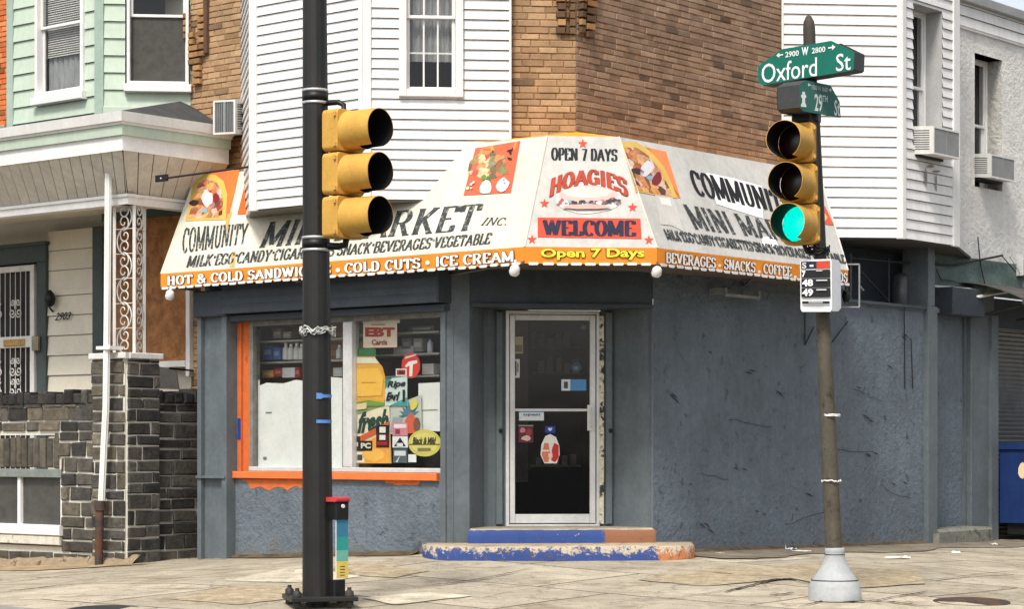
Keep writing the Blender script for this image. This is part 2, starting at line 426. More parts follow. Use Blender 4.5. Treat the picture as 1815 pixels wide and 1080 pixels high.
# ================================================================== SETTING
def sidewalk_mat():
    m, nt, b = new_mat('concrete_flags')
    tc = nt.nodes.new('ShaderNodeTexCoord')
    nz = noise(nt, .8, 3, .5, tc.outputs['Object'])
    va = nt.nodes.new('ShaderNodeVectorMath'); va.operation = 'MULTIPLY_ADD'; va.inputs[1].default_value = (.18, .18, 0)
    nt.links.new(nz.outputs['Color'], va.inputs[0]); nt.links.new(tc.outputs['Object'], va.inputs[2])
    mp = nt.nodes.new('ShaderNodeMapping'); mp.inputs['Rotation'].default_value = (0, 0, R_(39.6)); mp.inputs['Location'].default_value = (.3, .55, 0)
    nt.links.new(va.outputs[0], mp.inputs['Vector'])
    br = nt.nodes.new('ShaderNodeTexBrick'); nt.links.new(mp.outputs[0], br.inputs['Vector'])
    br.inputs['Scale'].default_value = 1; br.inputs['Brick Width'].default_value = 2.1; br.inputs['Row Height'].default_value = 1.5
    br.inputs['Mortar Size'].default_value = .014; br.inputs['Mortar Smooth'].default_value = .2; br.offset = .37
    br.inputs['Color1'].default_value = rgb((206, 194, 172)); br.inputs['Color2'].default_value = rgb((172, 162, 142)); br.inputs['Mortar'].default_value = rgb((66, 58, 48))
    n1 = noise(nt, 1.7, 8, .7, tc.outputs['Object']); r1 = ramp(nt, n1.outputs['Fac'], [(.3, .66), (.65, 1.1)])
    c = mixc(nt, 1, br.outputs['Color'], r1.outputs[0], 'MULTIPLY')
    n2 = noise(nt, 70, 6, .75, tc.outputs['Object']); r2 = ramp(nt, n2.outputs['Fac'], [(.35, .66), (.62, 1.14)])
    c = mixc(nt, 1, c, r2.outputs[0], 'MULTIPLY')
    n3 = noise(nt, 2.3, 10, .75, tc.outputs['Object'], 1.2); r3 = ramp(nt, n3.outputs['Fac'], [(.5, 0.0), (.62, 1.0)])
    c = mixc(nt, mixc(nt, 1, r3.outputs[0], (.6, .6, .6, 1), 'MULTIPLY'), c, rgb((124, 106, 84)))
    # cracks
    vo = nt.nodes.new('ShaderNodeTexVoronoi'); vo.feature = 'DISTANCE_TO_EDGE'; vo.inputs['Scale'].default_value = .75
    nzc = noise(nt, 3, 5, .6, tc.outputs['Object']); vb = nt.nodes.new('ShaderNodeVectorMath'); vb.operation = 'MULTIPLY_ADD'; vb.inputs[1].default_value = (.5, .5, .5)
    nt.links.new(nzc.outputs['Color'], vb.inputs[0]); nt.links.new(tc.outputs['Object'], vb.inputs[2]); nt.links.new(vb.outputs[0], vo.inputs['Vector'])
    rc = ramp(nt, vo.outputs['Distance'], [(.0015, .7), (.005, 0.0)])
    c = mixc(nt, rc.outputs[0], c, rgb((70, 60, 50)))
    nt.links.new(c, b.inputs['Base Color']); b.inputs['Roughness'].default_value = .93; b.inputs['Specular IOR Level'].default_value = .2
    hm = nt.nodes.new('ShaderNodeMath'); hm.operation = 'SUBTRACT'; nt.links.new(n2.outputs['Fac'], hm.inputs[0]); nt.links.new(br.outputs['Fac'], hm.inputs[1])
    bn = nt.nodes.new('ShaderNodeBump'); bn.inputs['Strength'].default_value = .6; bn.inputs['Distance'].default_value = .012
    nt.links.new(hm.outputs[0], bn.inputs['Height']); nt.links.new(bn.outputs[0], b.inputs['Normal'])
    return m
def outward(x, y):
    return max(0, *[(x - f.x) * f.nx + (y - f.y) * f.ny for f in (L, C, R)])
def gz(x, y):
    return ground_z(x, y) - .04 * min(outward(x, y), 6)
def ring(o, dz=0, wob=0):
    t = math.tan(R_(22.5))
    pts = [L.w(s, o, 0) for s in (-34, -26, -20, -16, -13, -11, -9, -7.5, -6, -5, -4, -3, -2.2, -1.5, -.9, -.3, 0)]
    wl = C.s(1157)
    t2 = math.tan(R_((AR - AC) / 2)); t1 = math.tan(R_((AC - AL) / 2))
    a, b = -o * t1, wl + o * t2
    pts += [C.w(a + (b - a) * k / 6, o, 0) for k in range(7)]
    pts += [R.w(s, o, 0) for s in (.3, .9, 1.5, 2.2, 3, 4, 5, 6, 7.5, 9, 11, 14, 18, 24, 34)]
    return [Vector((p.x, p.y, gz(p.x, p.y) + dz + (random.uniform(-wob, wob)))) for p in pts]
mb = MB(); mb.grid([ring(o, wob=.004) for o in (-1.2, -.3, 0, .3, .7, 1.2, 1.8, 2.4, 3, 3.6, 4.2, 5.2)], smooth=True)
sw = struct(mb.build('sidewalk', sidewalk_mat(), keep=True))
m_kerb = M('granite_kerb', (140, 136, 128), .85, .15, 4, .4, 60)
mb = MB(); mb.grid([ring(5.205, -.3), ring(5.205, .004), ring(5.38, -.002), ring(5.38, -.3)], smooth=False)
struct(mb.build('kerb', m_kerb, keep=True))
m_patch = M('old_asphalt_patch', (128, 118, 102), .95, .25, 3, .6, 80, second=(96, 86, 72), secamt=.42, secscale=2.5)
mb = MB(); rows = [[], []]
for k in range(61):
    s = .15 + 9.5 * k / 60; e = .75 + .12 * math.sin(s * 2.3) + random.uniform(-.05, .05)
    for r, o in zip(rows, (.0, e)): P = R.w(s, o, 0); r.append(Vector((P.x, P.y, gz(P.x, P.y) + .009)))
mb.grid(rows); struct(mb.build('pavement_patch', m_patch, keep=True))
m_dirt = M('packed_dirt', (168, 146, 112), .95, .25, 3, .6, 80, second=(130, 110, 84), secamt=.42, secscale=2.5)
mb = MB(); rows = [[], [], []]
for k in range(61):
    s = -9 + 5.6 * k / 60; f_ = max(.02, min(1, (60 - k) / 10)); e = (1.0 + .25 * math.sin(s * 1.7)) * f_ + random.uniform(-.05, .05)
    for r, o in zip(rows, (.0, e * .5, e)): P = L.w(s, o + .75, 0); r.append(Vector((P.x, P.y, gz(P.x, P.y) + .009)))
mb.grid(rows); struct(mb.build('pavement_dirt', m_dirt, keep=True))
m_road = M('asphalt', (62, 62, 62), .9, .2, 1.5, .6, 120, second=(78, 76, 72), secamt=.4)
mb = MB(); mb.grid([ring(o, -.14 + (.0 if o < 6 else 0)) for o in (5.3, 5.6, 7, 10, 16, 40)], smooth=True)
struct(mb.build('road', m_road, keep=True))
mb = MB(); mb.face([(-600, -600, -2.6), (600, -600, -2.6), (600, 900, -2.6), (-600, 900, -2.6)])
struct(mb.build('ground', m_road, keep=True))

# ================================================================== windows
def window(parent, fr, p0, p1, y0, y1, o, recess=0.0, rail=None, cols=0, rows=0, rows_top=0, trim=.055, inside='dark', sill=.0, frame_m=None, zt=None, blind=None, name='window', curtain_to=None, reveal=None):
    """double-hung sash window; p0,p1 / y0,y1 are its outer edges in the photograph. returns its hole"""
    s0, s1 = fr.s(p0, o), fr.s(p1, o); c = (p0 + p1) / 2
    z0 = fr.z(c, y1, o); z1 = zt if zt else fr.z(c, y0, o)
    fm = frame_m or m_trim; f = o - recess
    mb = MB()
    if recess:                                            # plastered reveal
        for a, b, za, zb in ((s0 - .01, s0, z0, z1), (s1, s1 + .01, z0, z1), (s0 - .01, s1 + .01, z1, z1 + .01), (s0 - .01, s1 + .01, z0 - .01, z0)):
            mb.box(fr, a, b, f - .1, o + .004, za, zb, 1)
    po = .035 if not recess else 0.0
    t = trim
    mb.box(fr, s0, s0 + t, f - .1, f + po, z0, z1, 0, bev=.006); mb.box(fr, s1 - t, s1, f - .1, f + po, z0, z1, 0, bev=.006)
    mb.box(fr, s0 + t, s1 - t, f - .1, f + po - .003, z1 - t, z1, 0, bev=.006); mb.box(fr, s0 + t, s1 - t, f - .1, f + po - .003, z0, z0 + t, 0, bev=.006)
    root = mb.build(name, [fm, reveal or m_trim], parent)
    zr = fr.z(c, rail, o) if rail is not None else (z0 + z1) / 2
    a, b = s0 + t, s1 - t; q = .032
    sb = MB()
    for (za, zb, oo) in ((zr - q / 2, z1 - t, f - .02), (z0 + t, zr + q / 2, f - .05)):
        sb.box(fr, a + .001, a + q, oo - .025, oo, za, zb, bev=.004); sb.box(fr, b - q, b - .001, oo - .025, oo, za, zb, bev=.004)
        sb.box(fr, a + q, b - q, oo - .025, oo - .002, za, za + q, bev=.004); sb.box(fr, a + q, b - q, oo - .025, oo - .002, zb - q, zb, bev=.004)
    sb.build('sash', fm, root)
    if cols:
        mm = MB()
        for (za, zb, oo, rw) in ((zr + q / 2, z1 - t - q, f - .03, rows_top or rows), (z0 + t + q, zr - q / 2, f - .06, rows)):
            for i in range(1, cols):
                x = a + q + (b - a - 2 * q) * i / cols; mm.box(fr, x - .008, x + .008, oo - .01, oo, za, zb)
            for i in range(1, rw):
                zz = za + (zb - za) * i / rw; mm.box(fr, a + q, b - q, oo - .009, oo - .002, zz - .008, zz + .008)
        mm.build('muntin', fm, root)
    g = MB()
    g.box(fr, a + q, b - q, f - .036, f - .032, zr, z1 - t - q); g.box(fr, a + q, b - q, f - .066, f - .062, z0 + t + q, zr - q / 2)
    g.build('pane', m_glass, root)
    d = MB()
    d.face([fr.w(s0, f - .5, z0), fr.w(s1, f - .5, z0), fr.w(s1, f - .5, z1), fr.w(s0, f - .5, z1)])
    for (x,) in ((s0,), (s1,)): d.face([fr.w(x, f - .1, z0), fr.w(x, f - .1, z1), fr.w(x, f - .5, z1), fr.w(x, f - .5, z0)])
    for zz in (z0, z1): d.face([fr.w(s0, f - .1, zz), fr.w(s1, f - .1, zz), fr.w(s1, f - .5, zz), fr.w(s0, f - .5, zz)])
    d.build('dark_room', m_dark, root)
    if inside == 'curtain':
        cu = MB(); rows_ = []
        for zz in ((fr.z(c, curtain_to, o) if curtain_to else z0 + t), z1 - t):
            rows_.append([fr.w(a + (b - a) * i / 40, f - .14 + .012 * math.sin(i * 1.3) + random.uniform(-.003, .003), zz) for i in range(41)])
        cu.grid(rows_); cu.build('curtain', m_curtain, root)
    if blind:
        bl = MB(); zb = fr.z(c, blind, o); zz = zb
        while zz < z1 - t:
            k = random.uniform(-.003, .003)
            bl.face([fr.w(a + .02, f - .1, zz + k), fr.w(b - .02, f - .1, zz - k), fr.w(b - .02, f - .116, zz + .021), fr.w(a + .02, f - .116, zz + .021)]); zz += .026
        bl.build('blind', m_blind, root)
    if sill:
        sm = MB(); sm.box(fr, s0 - .03, s1 + .03, f - .05, f + po + .04, z0 - sill, z0 - .001, bev=.008); sm.build('sill', fm, root)
    return (s0, s1, z0 - sill, z1)
def hole(fr, p0, p1, y0, y1, o, sill=0, zt=None):
    c = (p0 + p1) / 2
    return (fr.s(p0, o), fr.s(p1, o), fr.z(c, y1, o) - sill, zt or fr.z(c, y0, o))
TOP = 7.6

# ================================================================== CORNER STORE BUILDING
store = thing('corner_building', 'brick corner building with white sided bays above a grey painted ground floor shop', 'building', C.w(1, -1, 0))
tanbr = ((172, 140, 106), (166, 134, 100), (178, 147, 112), (156, 124, 92), (170, 138, 104))
tanbr_shade = ((150, 125, 105), (142, 118, 98), (157, 132, 110), (136, 111, 92), (148, 121, 99))  # side wall brick: tan brick with that face's shade put into the colour
W1 = C.s(1157)
# upper brick walls
mb = MB()
c0 = CU.s(832, 0); bricks(mb, CU, c0, 0, 3.2, TOP, 0, cols=tanbr, mcol=(138, 106, 74), jit=.004, ragged=.25)
mb.box(CU, c0, 0, -.25, -.002, 3.2, TOP, 1, rgb(tanbr[0]))
mb.build('brick_corner_wall', [m_brick, m_mortar], store)
mb = MB()
rl = RU.s(1700); bricks(mb, RU, 0.004, rl, 2.6, TOP, 0, cols=tanbr_shade, mcol=(118, 94, 74), jit=.005, ragged=.3)
mb.box(RU, .004, rl, -.25, -.002, 2.6, TOP, 1, rgb(tanbr_shade[0]))
mb.build('brick_side_wall', [m_brick, m_mortar], store)
mb = MB()
ll0, ll1 = LU.s(339), LU.s(660); bricks(mb, LU, ll0, ll1, 2.0, TOP, 0, cols=tanbr, mcol=(138, 106, 74), jit=.004, ragged=.25)
mb.box(LU, ll0, ll1, -.25, -.002, -.6, TOP, 1, rgb(tanbr[0]))
bricks(mb, LU, ll0, LU.s(365), -.4, 2.0, 0, cols=tanbr, mcol=(138, 106, 74), jit=.004, ragged=.25)
mb.build('brick_front_wall', [m_brick, m_mortar], store)
# projecting corbel bricks
mb = MB()
for k in range(8):
    zz = CU.z(990, 60 - k * 14); c = rgb(random.choice(((150, 110, 72), (96, 74, 54), (170, 130, 86))))
    for px, w in ((985 - 3 * (k > 4), 16), (1003, 5)) if k % 2 == 0 else ((988, 14),):
        mb.box(CU, CU.s(px), CU.s(px + w), .013, .045 + .006 * k, zz, zz + .06, 0, c, .004)
    mb.box(CU, CU.s(1009), CU.s(1020), .013, .03, zz, zz + .06, 0, rgb((110, 86, 60)), .004)
    mb.box(RU, RU.s(1024), RU.s(1031), .013, .05 + .006 * k, zz + .02, zz + .075, 0, c, .004)
    mb.box(RU, RU.s(1034), RU.s(1046 + 1.5 * k), .013, .06, zz - .01, zz + .045, 0, c, .004)
mb.build('corbel', m_brick, store)
mb = MB()
for k in range(11):
    zz = LU.z(350, 150 - k * 12); j = k if k < 4 else 4
    for px, w, on in ((348 - 0 * k, 12, k < 6), (336 + 0 * k, 12, 2 < k < 8), (331, 9, k > 6), (356, 11, k > 3)):
        if on: mb.box(LU, LU.s(px), LU.s(px + w), .013, .06, zz, zz + .055, 0, rgb(random.choice(((168, 128, 84), (130, 98, 66), (150, 112, 74)))), .004)
mb.box(LU, LU.s(366), LU.s(372), .01, .05, LU.z(369, 95), TOP, 0, rgb((96, 72, 56)))
mb.build('corbel', m_brick, store)

# ---- left white bay (front face parallel to the street, canted face toward the corner)
BC = CU.off(.075)                                          # canted face plane
a645 = BC.w(BC.s(645), 0, 0); BL = Fr(a645.x, a645.y, AL)  # front face, origin at its right corner
zb = BL.z(645, 353)
sl = BL.s(445); back = LU.w(LU.s(428.5), 0, 0); fl = BL.w(sl, 0, 0)
bay = MB()
h_front = []
hw = hole(BC, 707, 821, -110, 172, 0)
siding(bay, BC, BC.s(657), BC.s(905), zb, TOP, 0, .098, .018, [hw])
siding(bay, BL, sl + .09, -.02, zb, TOP, 0, .098, .018)
d = back - fl; BK = Fr(back.x, back.y, math.degrees(math.atan2(-d.y, -d.x)))   # left cant
siding(bay, BK, 0, d.length - .02, zb, TOP, 0, .098, .018)
bayo = bay.build('bay', m_white, store)
mb = MB()
mb.box(BL, sl - .004, sl + .1, -.02, .03, zb - .015, TOP, bev=.006); mb.box(BK, d.length - .06, d.length + .02, -.03, .022, zb - .01, TOP, bev=.004)
mb.box(BC, BC.s(645) - .01, BC.s(658), -.02, .03, zb - .01, TOP, bev=.006); mb.box(BL, -.05, .006, -.02, .028, zb - .012, TOP)
mb.box(BC, BC.s(902), BC.s(906), -.07, .03, zb, TOP)
mb.build('corner_trim', m_trim, bayo)
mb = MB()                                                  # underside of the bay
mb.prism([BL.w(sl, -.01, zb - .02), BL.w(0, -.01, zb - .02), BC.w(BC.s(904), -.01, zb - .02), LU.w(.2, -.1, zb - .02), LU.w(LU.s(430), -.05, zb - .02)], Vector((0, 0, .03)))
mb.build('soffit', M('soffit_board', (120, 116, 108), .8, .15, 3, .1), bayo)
window(bayo, BC, 707, 821, -110, 172, .02, rail=29, cols=3, rows=2, inside='curtain', curtain_to=105, name='window', trim=.075)
mb = MB(); mb.box(BC, BC.s(905) - .001, BC.s(905) + .008, -.07, .02, zb - .3, TOP); mb.build('dark_joint', m_dark, bayo)

# ---- right white bay
p = RU.w(RU.s(1385), 0, 0); RC = Fr(p.x, p.y, AC)
p2 = RC.w(RC.s(1597), 0, 0); RF = Fr(p2.x, p2.y, AR)
zbr = RC.z(1490, 421)
rfe = RF.s(1697)
bay = MB()
hw2 = hole(RF, 1617, 1669, 12, 262, .0, .0)
siding(bay, RC, RC.s(1386), RC.s(1592), zbr, TOP, 0, .113, .018)
siding(bay, RF, .03, rfe - .03, zbr, TOP, 0, .113, .018, [hw2])
bay2 = bay.build('bay', m_white, store)
mb = MB()
mb.box(RC, RC.s(1589), RC.s(1598), -.02, .03, zbr - .012, TOP, bev=.006); mb.box(RF, -.01, .07, -.02, .03, zbr - .01, TOP, bev=.004)
mb.box(RF, rfe - .14, rfe + .01, -.03, .03, zbr - .012, TOP, bev=.006)
mb.box(RC, RC.s(1384.5), RC.s(1388), -.02, .028, zbr, TOP)
e0 = RF.w(rfe, 0, 0); q0 = RU.w(RU.s(1697) + 1.1, 0, 0)
mb.build('corner_trim', m_trim, bay2)
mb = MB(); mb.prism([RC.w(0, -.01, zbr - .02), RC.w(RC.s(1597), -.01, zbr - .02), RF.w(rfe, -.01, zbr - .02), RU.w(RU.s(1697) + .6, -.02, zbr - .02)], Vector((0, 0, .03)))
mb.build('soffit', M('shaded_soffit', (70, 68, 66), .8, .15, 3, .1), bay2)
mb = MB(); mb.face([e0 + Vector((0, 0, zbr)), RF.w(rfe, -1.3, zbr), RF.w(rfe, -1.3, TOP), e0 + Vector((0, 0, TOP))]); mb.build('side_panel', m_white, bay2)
window(bay2, RF, 1617, 1669, 12, 262, .0, recess=.2, rail=149, inside='dark', trim=.03, reveal=M('reveal_board', (172, 172, 170), .7, .1, 3, .1))

# ---- ground floor: street side
zt = 3.15
def zL(px, py, o=0): return L.z(px, py, o)
pil = MB()
s365, s415, s440, s785 = L.s(365), L.s(415), L.s(440), L.s(785)
zw0, zw1 = L.z(600, 838), L.z(600, 562)
wall = MB()
wall.box(L, s365 - .05, s415 + .02, -.3, -.03, -.6, zt); wall.box(L, s415 + .02, 0, -.3, 0, -.6, zw0)
wall.box(L, s415 + .02, 0, -.3, .0, zw1, zt); wall.box(L, s785, 0, -.3, .002, zw0 + .001, zw1 - .001)
wall.build('shopfront_wall', m_greywall, store)
mb = MB()
mb.box(L, s365, s365 + .06, -.03, .13, -.6, L.z(365, 552), bev=.006)
mb.box(L, s365 + .06, s415 - .06, -.03, .075, -.6, L.z(390, 562), bev=.004)
mb.box(L, s415 - .06, s415 + .015, -.03, .13, -.6, L.z(415, 552), bev=.006)
mb.box(L, s365 - .03, s415 + .03, -.03, .15, L.z(390, 560), L.z(390, 552), bev=.006)
mb.box(L, s365, s415 + .01, .0, .15, L.z(390, 848), L.z(390, 844))
mb.build('shutter_column', m_greypaint, store)
mb = MB()
mb.box(L, s415 + .02, 0.02, -.05, .2, L.z(600, 545, .2), L.z(600, 478, .2), bev=.01)
for k in range(4): mb.box(L, s415 + .02, 0.01, .2, .206, L.z(600, 545 - 16 * k, .2), L.z(600, 534 - 16 * k, .2))
mb.box(L, s415 + .02, .01, -.02, .1, L.z(600, 560, .1), L.z(600, 549, .1), bev=.004)
mb.box(L, s365 - .02, s415 + .04, -.05, .17, L.z(600, 545, .2) - .02, L.z(600, 500, .2), bev=.01)
mb.build('shutter_box', m_greydark, store)
# pilaster to the right of the shop window
mb = MB()
mb.box(L, L.s(786), L.s(795), 0, .05, -.5, zt, bev=.004)
mb.box(C, -.03, C.s(833) - .0, -.35, .012, -.5, zt, bev=.006)
mb.box(C, C.s(800), C.s(803), .012, .02, -.5, zt)
mb.build('pilaster', m_greypaint, store)
# shop window: frame, jamb, sill, panes
sh = MB()
sm0, sm1 = L.s(606), L.s(622)
sh.box(L, s440, s440 + .05, -.12, -.02, zw0 + .05, zw1 - .001, 1); sh.box(L, s785 - .05, s785 + .001, -.12, -.02, zw0 + .05, zw1 - .001, 0)
sh.box(L, sm0, sm1, -.12, -.005, zw0 + .05, zw1 - .05, 0, bev=.01)
sh.box(L, s440 + .05, s785 - .05, -.12, -.025, zw1 - .05, zw1 - .001, 1); sh.box(L, s440, s785, -.12, .0, zw0 - .0, zw0 + .05, 0, bev=.008)
sw_ = sh.build('shop_window', [m_alu, M('weathered_aluminium', (120, 120, 116), .6, .25, 9, .2, 60)], store)
g = MB(); g.box(L, s440 + .05, sm0, -.075, -.069, zw0 + .05, zw1 - .05); g.build('pane', m_glass, sw_)
g = MB(); g.box(L, sm1, s785 - .05, -.075, -.069, zw0 + .05, zw1 - .05); g.build('pane', m_glass, sw_)
j = MB(); j.box(L, s415 + .02, s415 + .075, -.13, -.03, zw0, zw1 - .001); j.box(L, s415 + .075, s440, -.13, -.06, zw0, zw1 - .001); jo = j.build('jamb', m_orange, sw_)
j = MB(); j.box(L, s415 + .022, s415 + .07, -.03, -.027, L.z(425, 780), L.z(425, 742)); j.build('blue_patch', ink((40, 60, 128)), jo)
j = MB(); j.box(L, s415 + .02, L.s(779), -.0, .05, L.z(600, 851, .05), L.z(600, 838, .05), bev=.006); j.build('sill', M('orange_sill', (216, 114, 58), .6, .1, 6, .2, 50, second=(196, 84, 34), secamt=.3), sw_)
def paint_patch(name, pts, plane, off, mat, parent):
    m_ = MB(); fpoly(m_, pts, plane, off); return m_.build(name, mat, parent)
pp = [(430, 850)] + [(x, 862 + 3 * math.sin(x * .2) + random.uniform(-2, 2) + (4 if 440 < x < 535 else -6)) for x in range(430, 560, 8)] + [(560, 850)]
paint_patch('paint_remnant', pp, L.plane(0), .004, m_orange, store)
pp = [(682, 850)] + [(x, 856 + 5 * math.sin((x - 680) / 26) + random.uniform(-1.5, 1.5)) for x in range(684, 745, 6)] + [(746, 850)]
paint_patch('paint_remnant', pp, L.plane(0), .004, m_orange, store)
# interior shell
rm = MB()
def shell(mb, fr, s0, s1, o0, o1, z0, z1):
    W = fr.w
    mb.face([W(s0, o0, z0), W(s1, o0, z0), W(s1, o0, z1), W(s0, o0, z1)])
    mb.face([W(s0, o0, z0), W(s0, o1, z0), W(s0, o1, z1), W(s0, o0, z1)]); mb.face([W(s1, o0, z0), W(s1, o1, z0), W(s1, o1, z1), W(s1, o0, z1)])
    mb.face([W(s0, o0, z0), W(s1, o0, z0), W(s1, o1, z0), W(s0, o1, z0)]); mb.face([W(s0, o0, z1), W(s1, o0, z1), W(s1, o1, z1), W(s0, o1, z1)])
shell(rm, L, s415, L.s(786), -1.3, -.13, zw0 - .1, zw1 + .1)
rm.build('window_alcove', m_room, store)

# ---- ground floor: corner entrance (recessed door)
O = -.42
cd = MB()
def foot(mb, pts, z0, z1, m=0):     # vertical strip wall through footprint points (px, o)
    P = [C.w(C.s(px, o), o, 0) for px, o in pts]
    for a, b in zip(P, P[1:]):
        mb.face([Vector((a.x, a.y, z0)), Vector((b.x, b.y, z0)), Vector((b.x, b.y, z1)), Vector((a.x, a.y, z1))], m)
zh = C.z(980, 548, O)
foot(cd, [(833, 0.012), (836, -.02), (858, O + .02), (864, O)], -.3, zh)
foot(cd, [(864, O), (900, O)], -.3, zh)
foot(cd, [(1064, O), (1086, O)], -.3, zh)
rows = [];
pr = [(1086, O), (1092, O + .03), (1112, O + .16), (1132, O + .28), (1146, O + .36), (1153, -.04), (1155, 0), (1158, .0)]
for zz in (-.3, zh + .02):
    rows.append([Vector((*C.w(C.s(px, o), o, 0)[:2], zz)) for px, o in pr])
cd.grid(rows, 0, False, True)
cdo = cd.build('entrance_recess', m_greypaint, store)
mb = MB()
mb.box(C, C.s(833), W1, O - .2, .0, zh, zt); mb.box(C, C.s(836), W1 - .01, O, .03, C.z(980, 545), C.z(980, 538), bev=.005)
mb.build('lintel', m_greydark, store)
mb = MB()
for px in (884, 1078):
    s = C.s(px, O)
    mb = MB(); mb.box(C, s - .03, s + .035, O + .001, O + .05, C.z(980, 930, O), zh - .03, bev=.006); mb.build('door_casing', m_greypaint, store)
mb = MB()
for px in (887, 1081):
    mb = MB(); p = C.w(C.s(px, O), O + .05, C.z(px, 764, O)); mb.lathe(p, [(.02, 0), (.022, .015), (.012, .03)], (C.nx, C.ny, 0), 0, 12); mb.build('lock', m_black, store)
# peeling strip at the right of the door
pm = M('peeling_cream_paint', (214, 204, 178), .8, .2, 20, .4, 60, second=(52, 54, 56), secamt=.47, secscale=11)
mb = MB(); mb.box(C, C.s(1062, O), C.s(1070, O), O, O + .03, C.z(980, 930, O), C.z(980, 560, O), bev=.004)
mb.build('peeling_jamb', pm, store)
# the door
dz0, dz1 = C.z(980, 930, O), C.z(980, 551, O)
d0, d1 = C.s(896, O), C.s(1062, O)
db = MB()
db.box(C, d0, d0 + .035, O - .05, O + .03, dz0, dz1, bev=.004); db.box(C, d1 - .03, d1, O - .05, O + .03, dz0, dz1, bev=.004)
db.box(C, d0 + .035, d1 - .03, O - .05, O + .028, dz1 - .035, dz1, bev=.004); db.box(C, d0, d1, O - .05, O + .05, dz0 - .02, dz0, bev=.004)
door_frame = db.build('door_frame', m_alu, store)
dr = MB(); e0, e1 = d0 + .042, d1 - .037; zc0, zc1 = C.z(980, 727, O) - .015, C.z(980, 727, O) + .012
dr.box(C, e0, e0 + .052, O - .03, O + .015, dz0 + .01, dz1 - .042, bev=.005); dr.box(C, e1 - .058, e1, O - .03, O + .015, dz0 + .01, dz1 - .042, bev=.005)
dr.box(C, e0 + .052, e1 - .058, O - .03, O + .013, dz1 - .095, dz1 - .042, bev=.005); dr.box(C, e0 + .052, e1 - .058, O - .03, O + .013, dz0 + .01, dz0 + .1, bev=.005)
dr.box(C, e0 + .052, e1 - .058, O - .03, O + .008, zc0, zc1, bev=.004)
door = dr.build('door', m_alu, store)
g = MB(); g.box(C, e0 + .05, e1 - .056, O - .012, O - .006, zc1, dz1 - .09); g.build('pane', m_glass, door)
g = MB(); g.box(C, e0 + .05, e1 - .056, O - .012, O - .006, dz0 + .1, zc0); g.build('pane', m_glass, door)
g = MB(); g.pbox(C, 1041, 1054, 764, 718, O + .015, O + .03, bev=.004); g.tube([C.w(C.s(1047, O), O + .03, C.z(1047, 758, O)), C.w(C.s(1047, O), O + .06, C.z(1047, 756, O)), C.w(C.s(1047, O), O + .06, C.z(1047, 726, O)), C.w(C.s(1047, O), O + .03, C.z(1047, 724, O))], .007, n=8)
g.build('handle', m_alu, door)
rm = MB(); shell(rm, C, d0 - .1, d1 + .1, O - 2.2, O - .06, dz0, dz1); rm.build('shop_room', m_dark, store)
mb = MB(); mb.box(C, C.s(830), W1, -.9, .0, -.5, dz0 - .021); mb.build('threshold', m_conc, store)

# ---- ground floor: side street wall
rs = R.s(1640); rk = R.s(1497)
zroof = R.z(1600, 541)
mb = MB()
def wavy_wall(mb, fr, s0, s1, z0, z1, o=0, n=30, amp=.006):
    rows = []
    for i in range(9):
        z = z0 + (z1 - z0) * i / 8
        rows.append([fr.w(s0 + (s1 - s0) * k / n, o + amp * math.sin(k * 1.7 + i) + random.uniform(-amp, amp) * .5, z) for k in range(n + 1)])
    mb.grid(rows, smooth=True)
wavy_wall(mb, R, 0, rs, -.5, zroof)
wavy_wall(mb, R, 0, rk, zroof, zt)
mb.box(R, rk, rs + .3, -.7, .02, zroof - .05, zroof)
mb.face([R.w(rk, .0, zroof), R.w(rk, -.7, zroof), R.w(rk, -.7, zt), R.w(rk, 0, zt)])
mb.build('side_street_wall', m_greywall, store)
mb = MB(); mb.box(R, rk, rs + .1, -.02, .05, zroof - .03, zroof + .004); mb.build('ledge', m_greydark, store)
mb = MB(); mb.box(R, rs - .04, R.s(1654), -.3, .06, -.5, zroof + .01, bev=.006); mb.box(R, rs + .0, R.s(1652), -.3, .04, zroof + .01, zbr, bev=.006); mb.build('pilaster', m_greypaint, store)
# ledge roof over the ground floor
mb = MB()
mb.prism([L.w(s365, 0, zt), L.w(0, 0, zt), C.w(W1, 0, zt), R.w(rk, 0, zt), R.w(rk, -1.2, zt), CU.w(-.2, -.3, zt), LU.w(s365 - .2, -.1, zt)], Vector((0, 0, .05)))
mb.build('ledge_roof', m_greydark, store)
mb = MB(); mb.box(RU, RU.s(1480), RU.s(1700), .014, .03, 2.4, zbr + .05); mb.build('painted_band', m_greydark, store)
# cracks / scrapes and bracket scars on the side wall
mb = MB()
for x, y in ((1180, 700), (1250, 625), (1330, 660), (1420, 870), (1530, 740), (1560, 650), (1590, 860), (1480, 840), (1300, 830), (1210, 860), (1380, 700), (1600, 590), (1570, 740), (1505, 690), (1450, 620), (1240, 930), (1345, 912), (1535, 800)):
    l = random.uniform(6, 16); a = random.uniform(.1, 1.0); w = random.uniform(.7, 1.4)
    for k in range(random.choice((1, 2, 3))):
        ox, oy = random.uniform(-12, 12), random.uniform(-8, 8)
        fpoly(mb, [(x + ox, y + oy), (x + ox + l * .5, y + oy + l * .35 * a - w), (x + ox + l, y + oy + l * a), (x + ox + l * .5, y + oy + l * .4 * a + w)], R.plane(0), .014)
mb.build('scratch_marks', M('dark_crack', (34, 38, 44), .9, .1, 3, 0), store)
mb = MB()
for a, b in (((1424, 555), (1424, 612)), ((1424, 612), (1440, 580)), ((1600, 545), (1601, 690)), ((1612, 600), (1615, 690)), ((1470, 610), (1500, 570))):
    mb = MB(); mb.tube([hit(*a, R.plane(0), .02), hit(*b, R.plane(0), .02)], .006, n=6); mb.build('bracket' if a[0] < 1500 and a[0] != 1470 else 'cable', m_black, store)

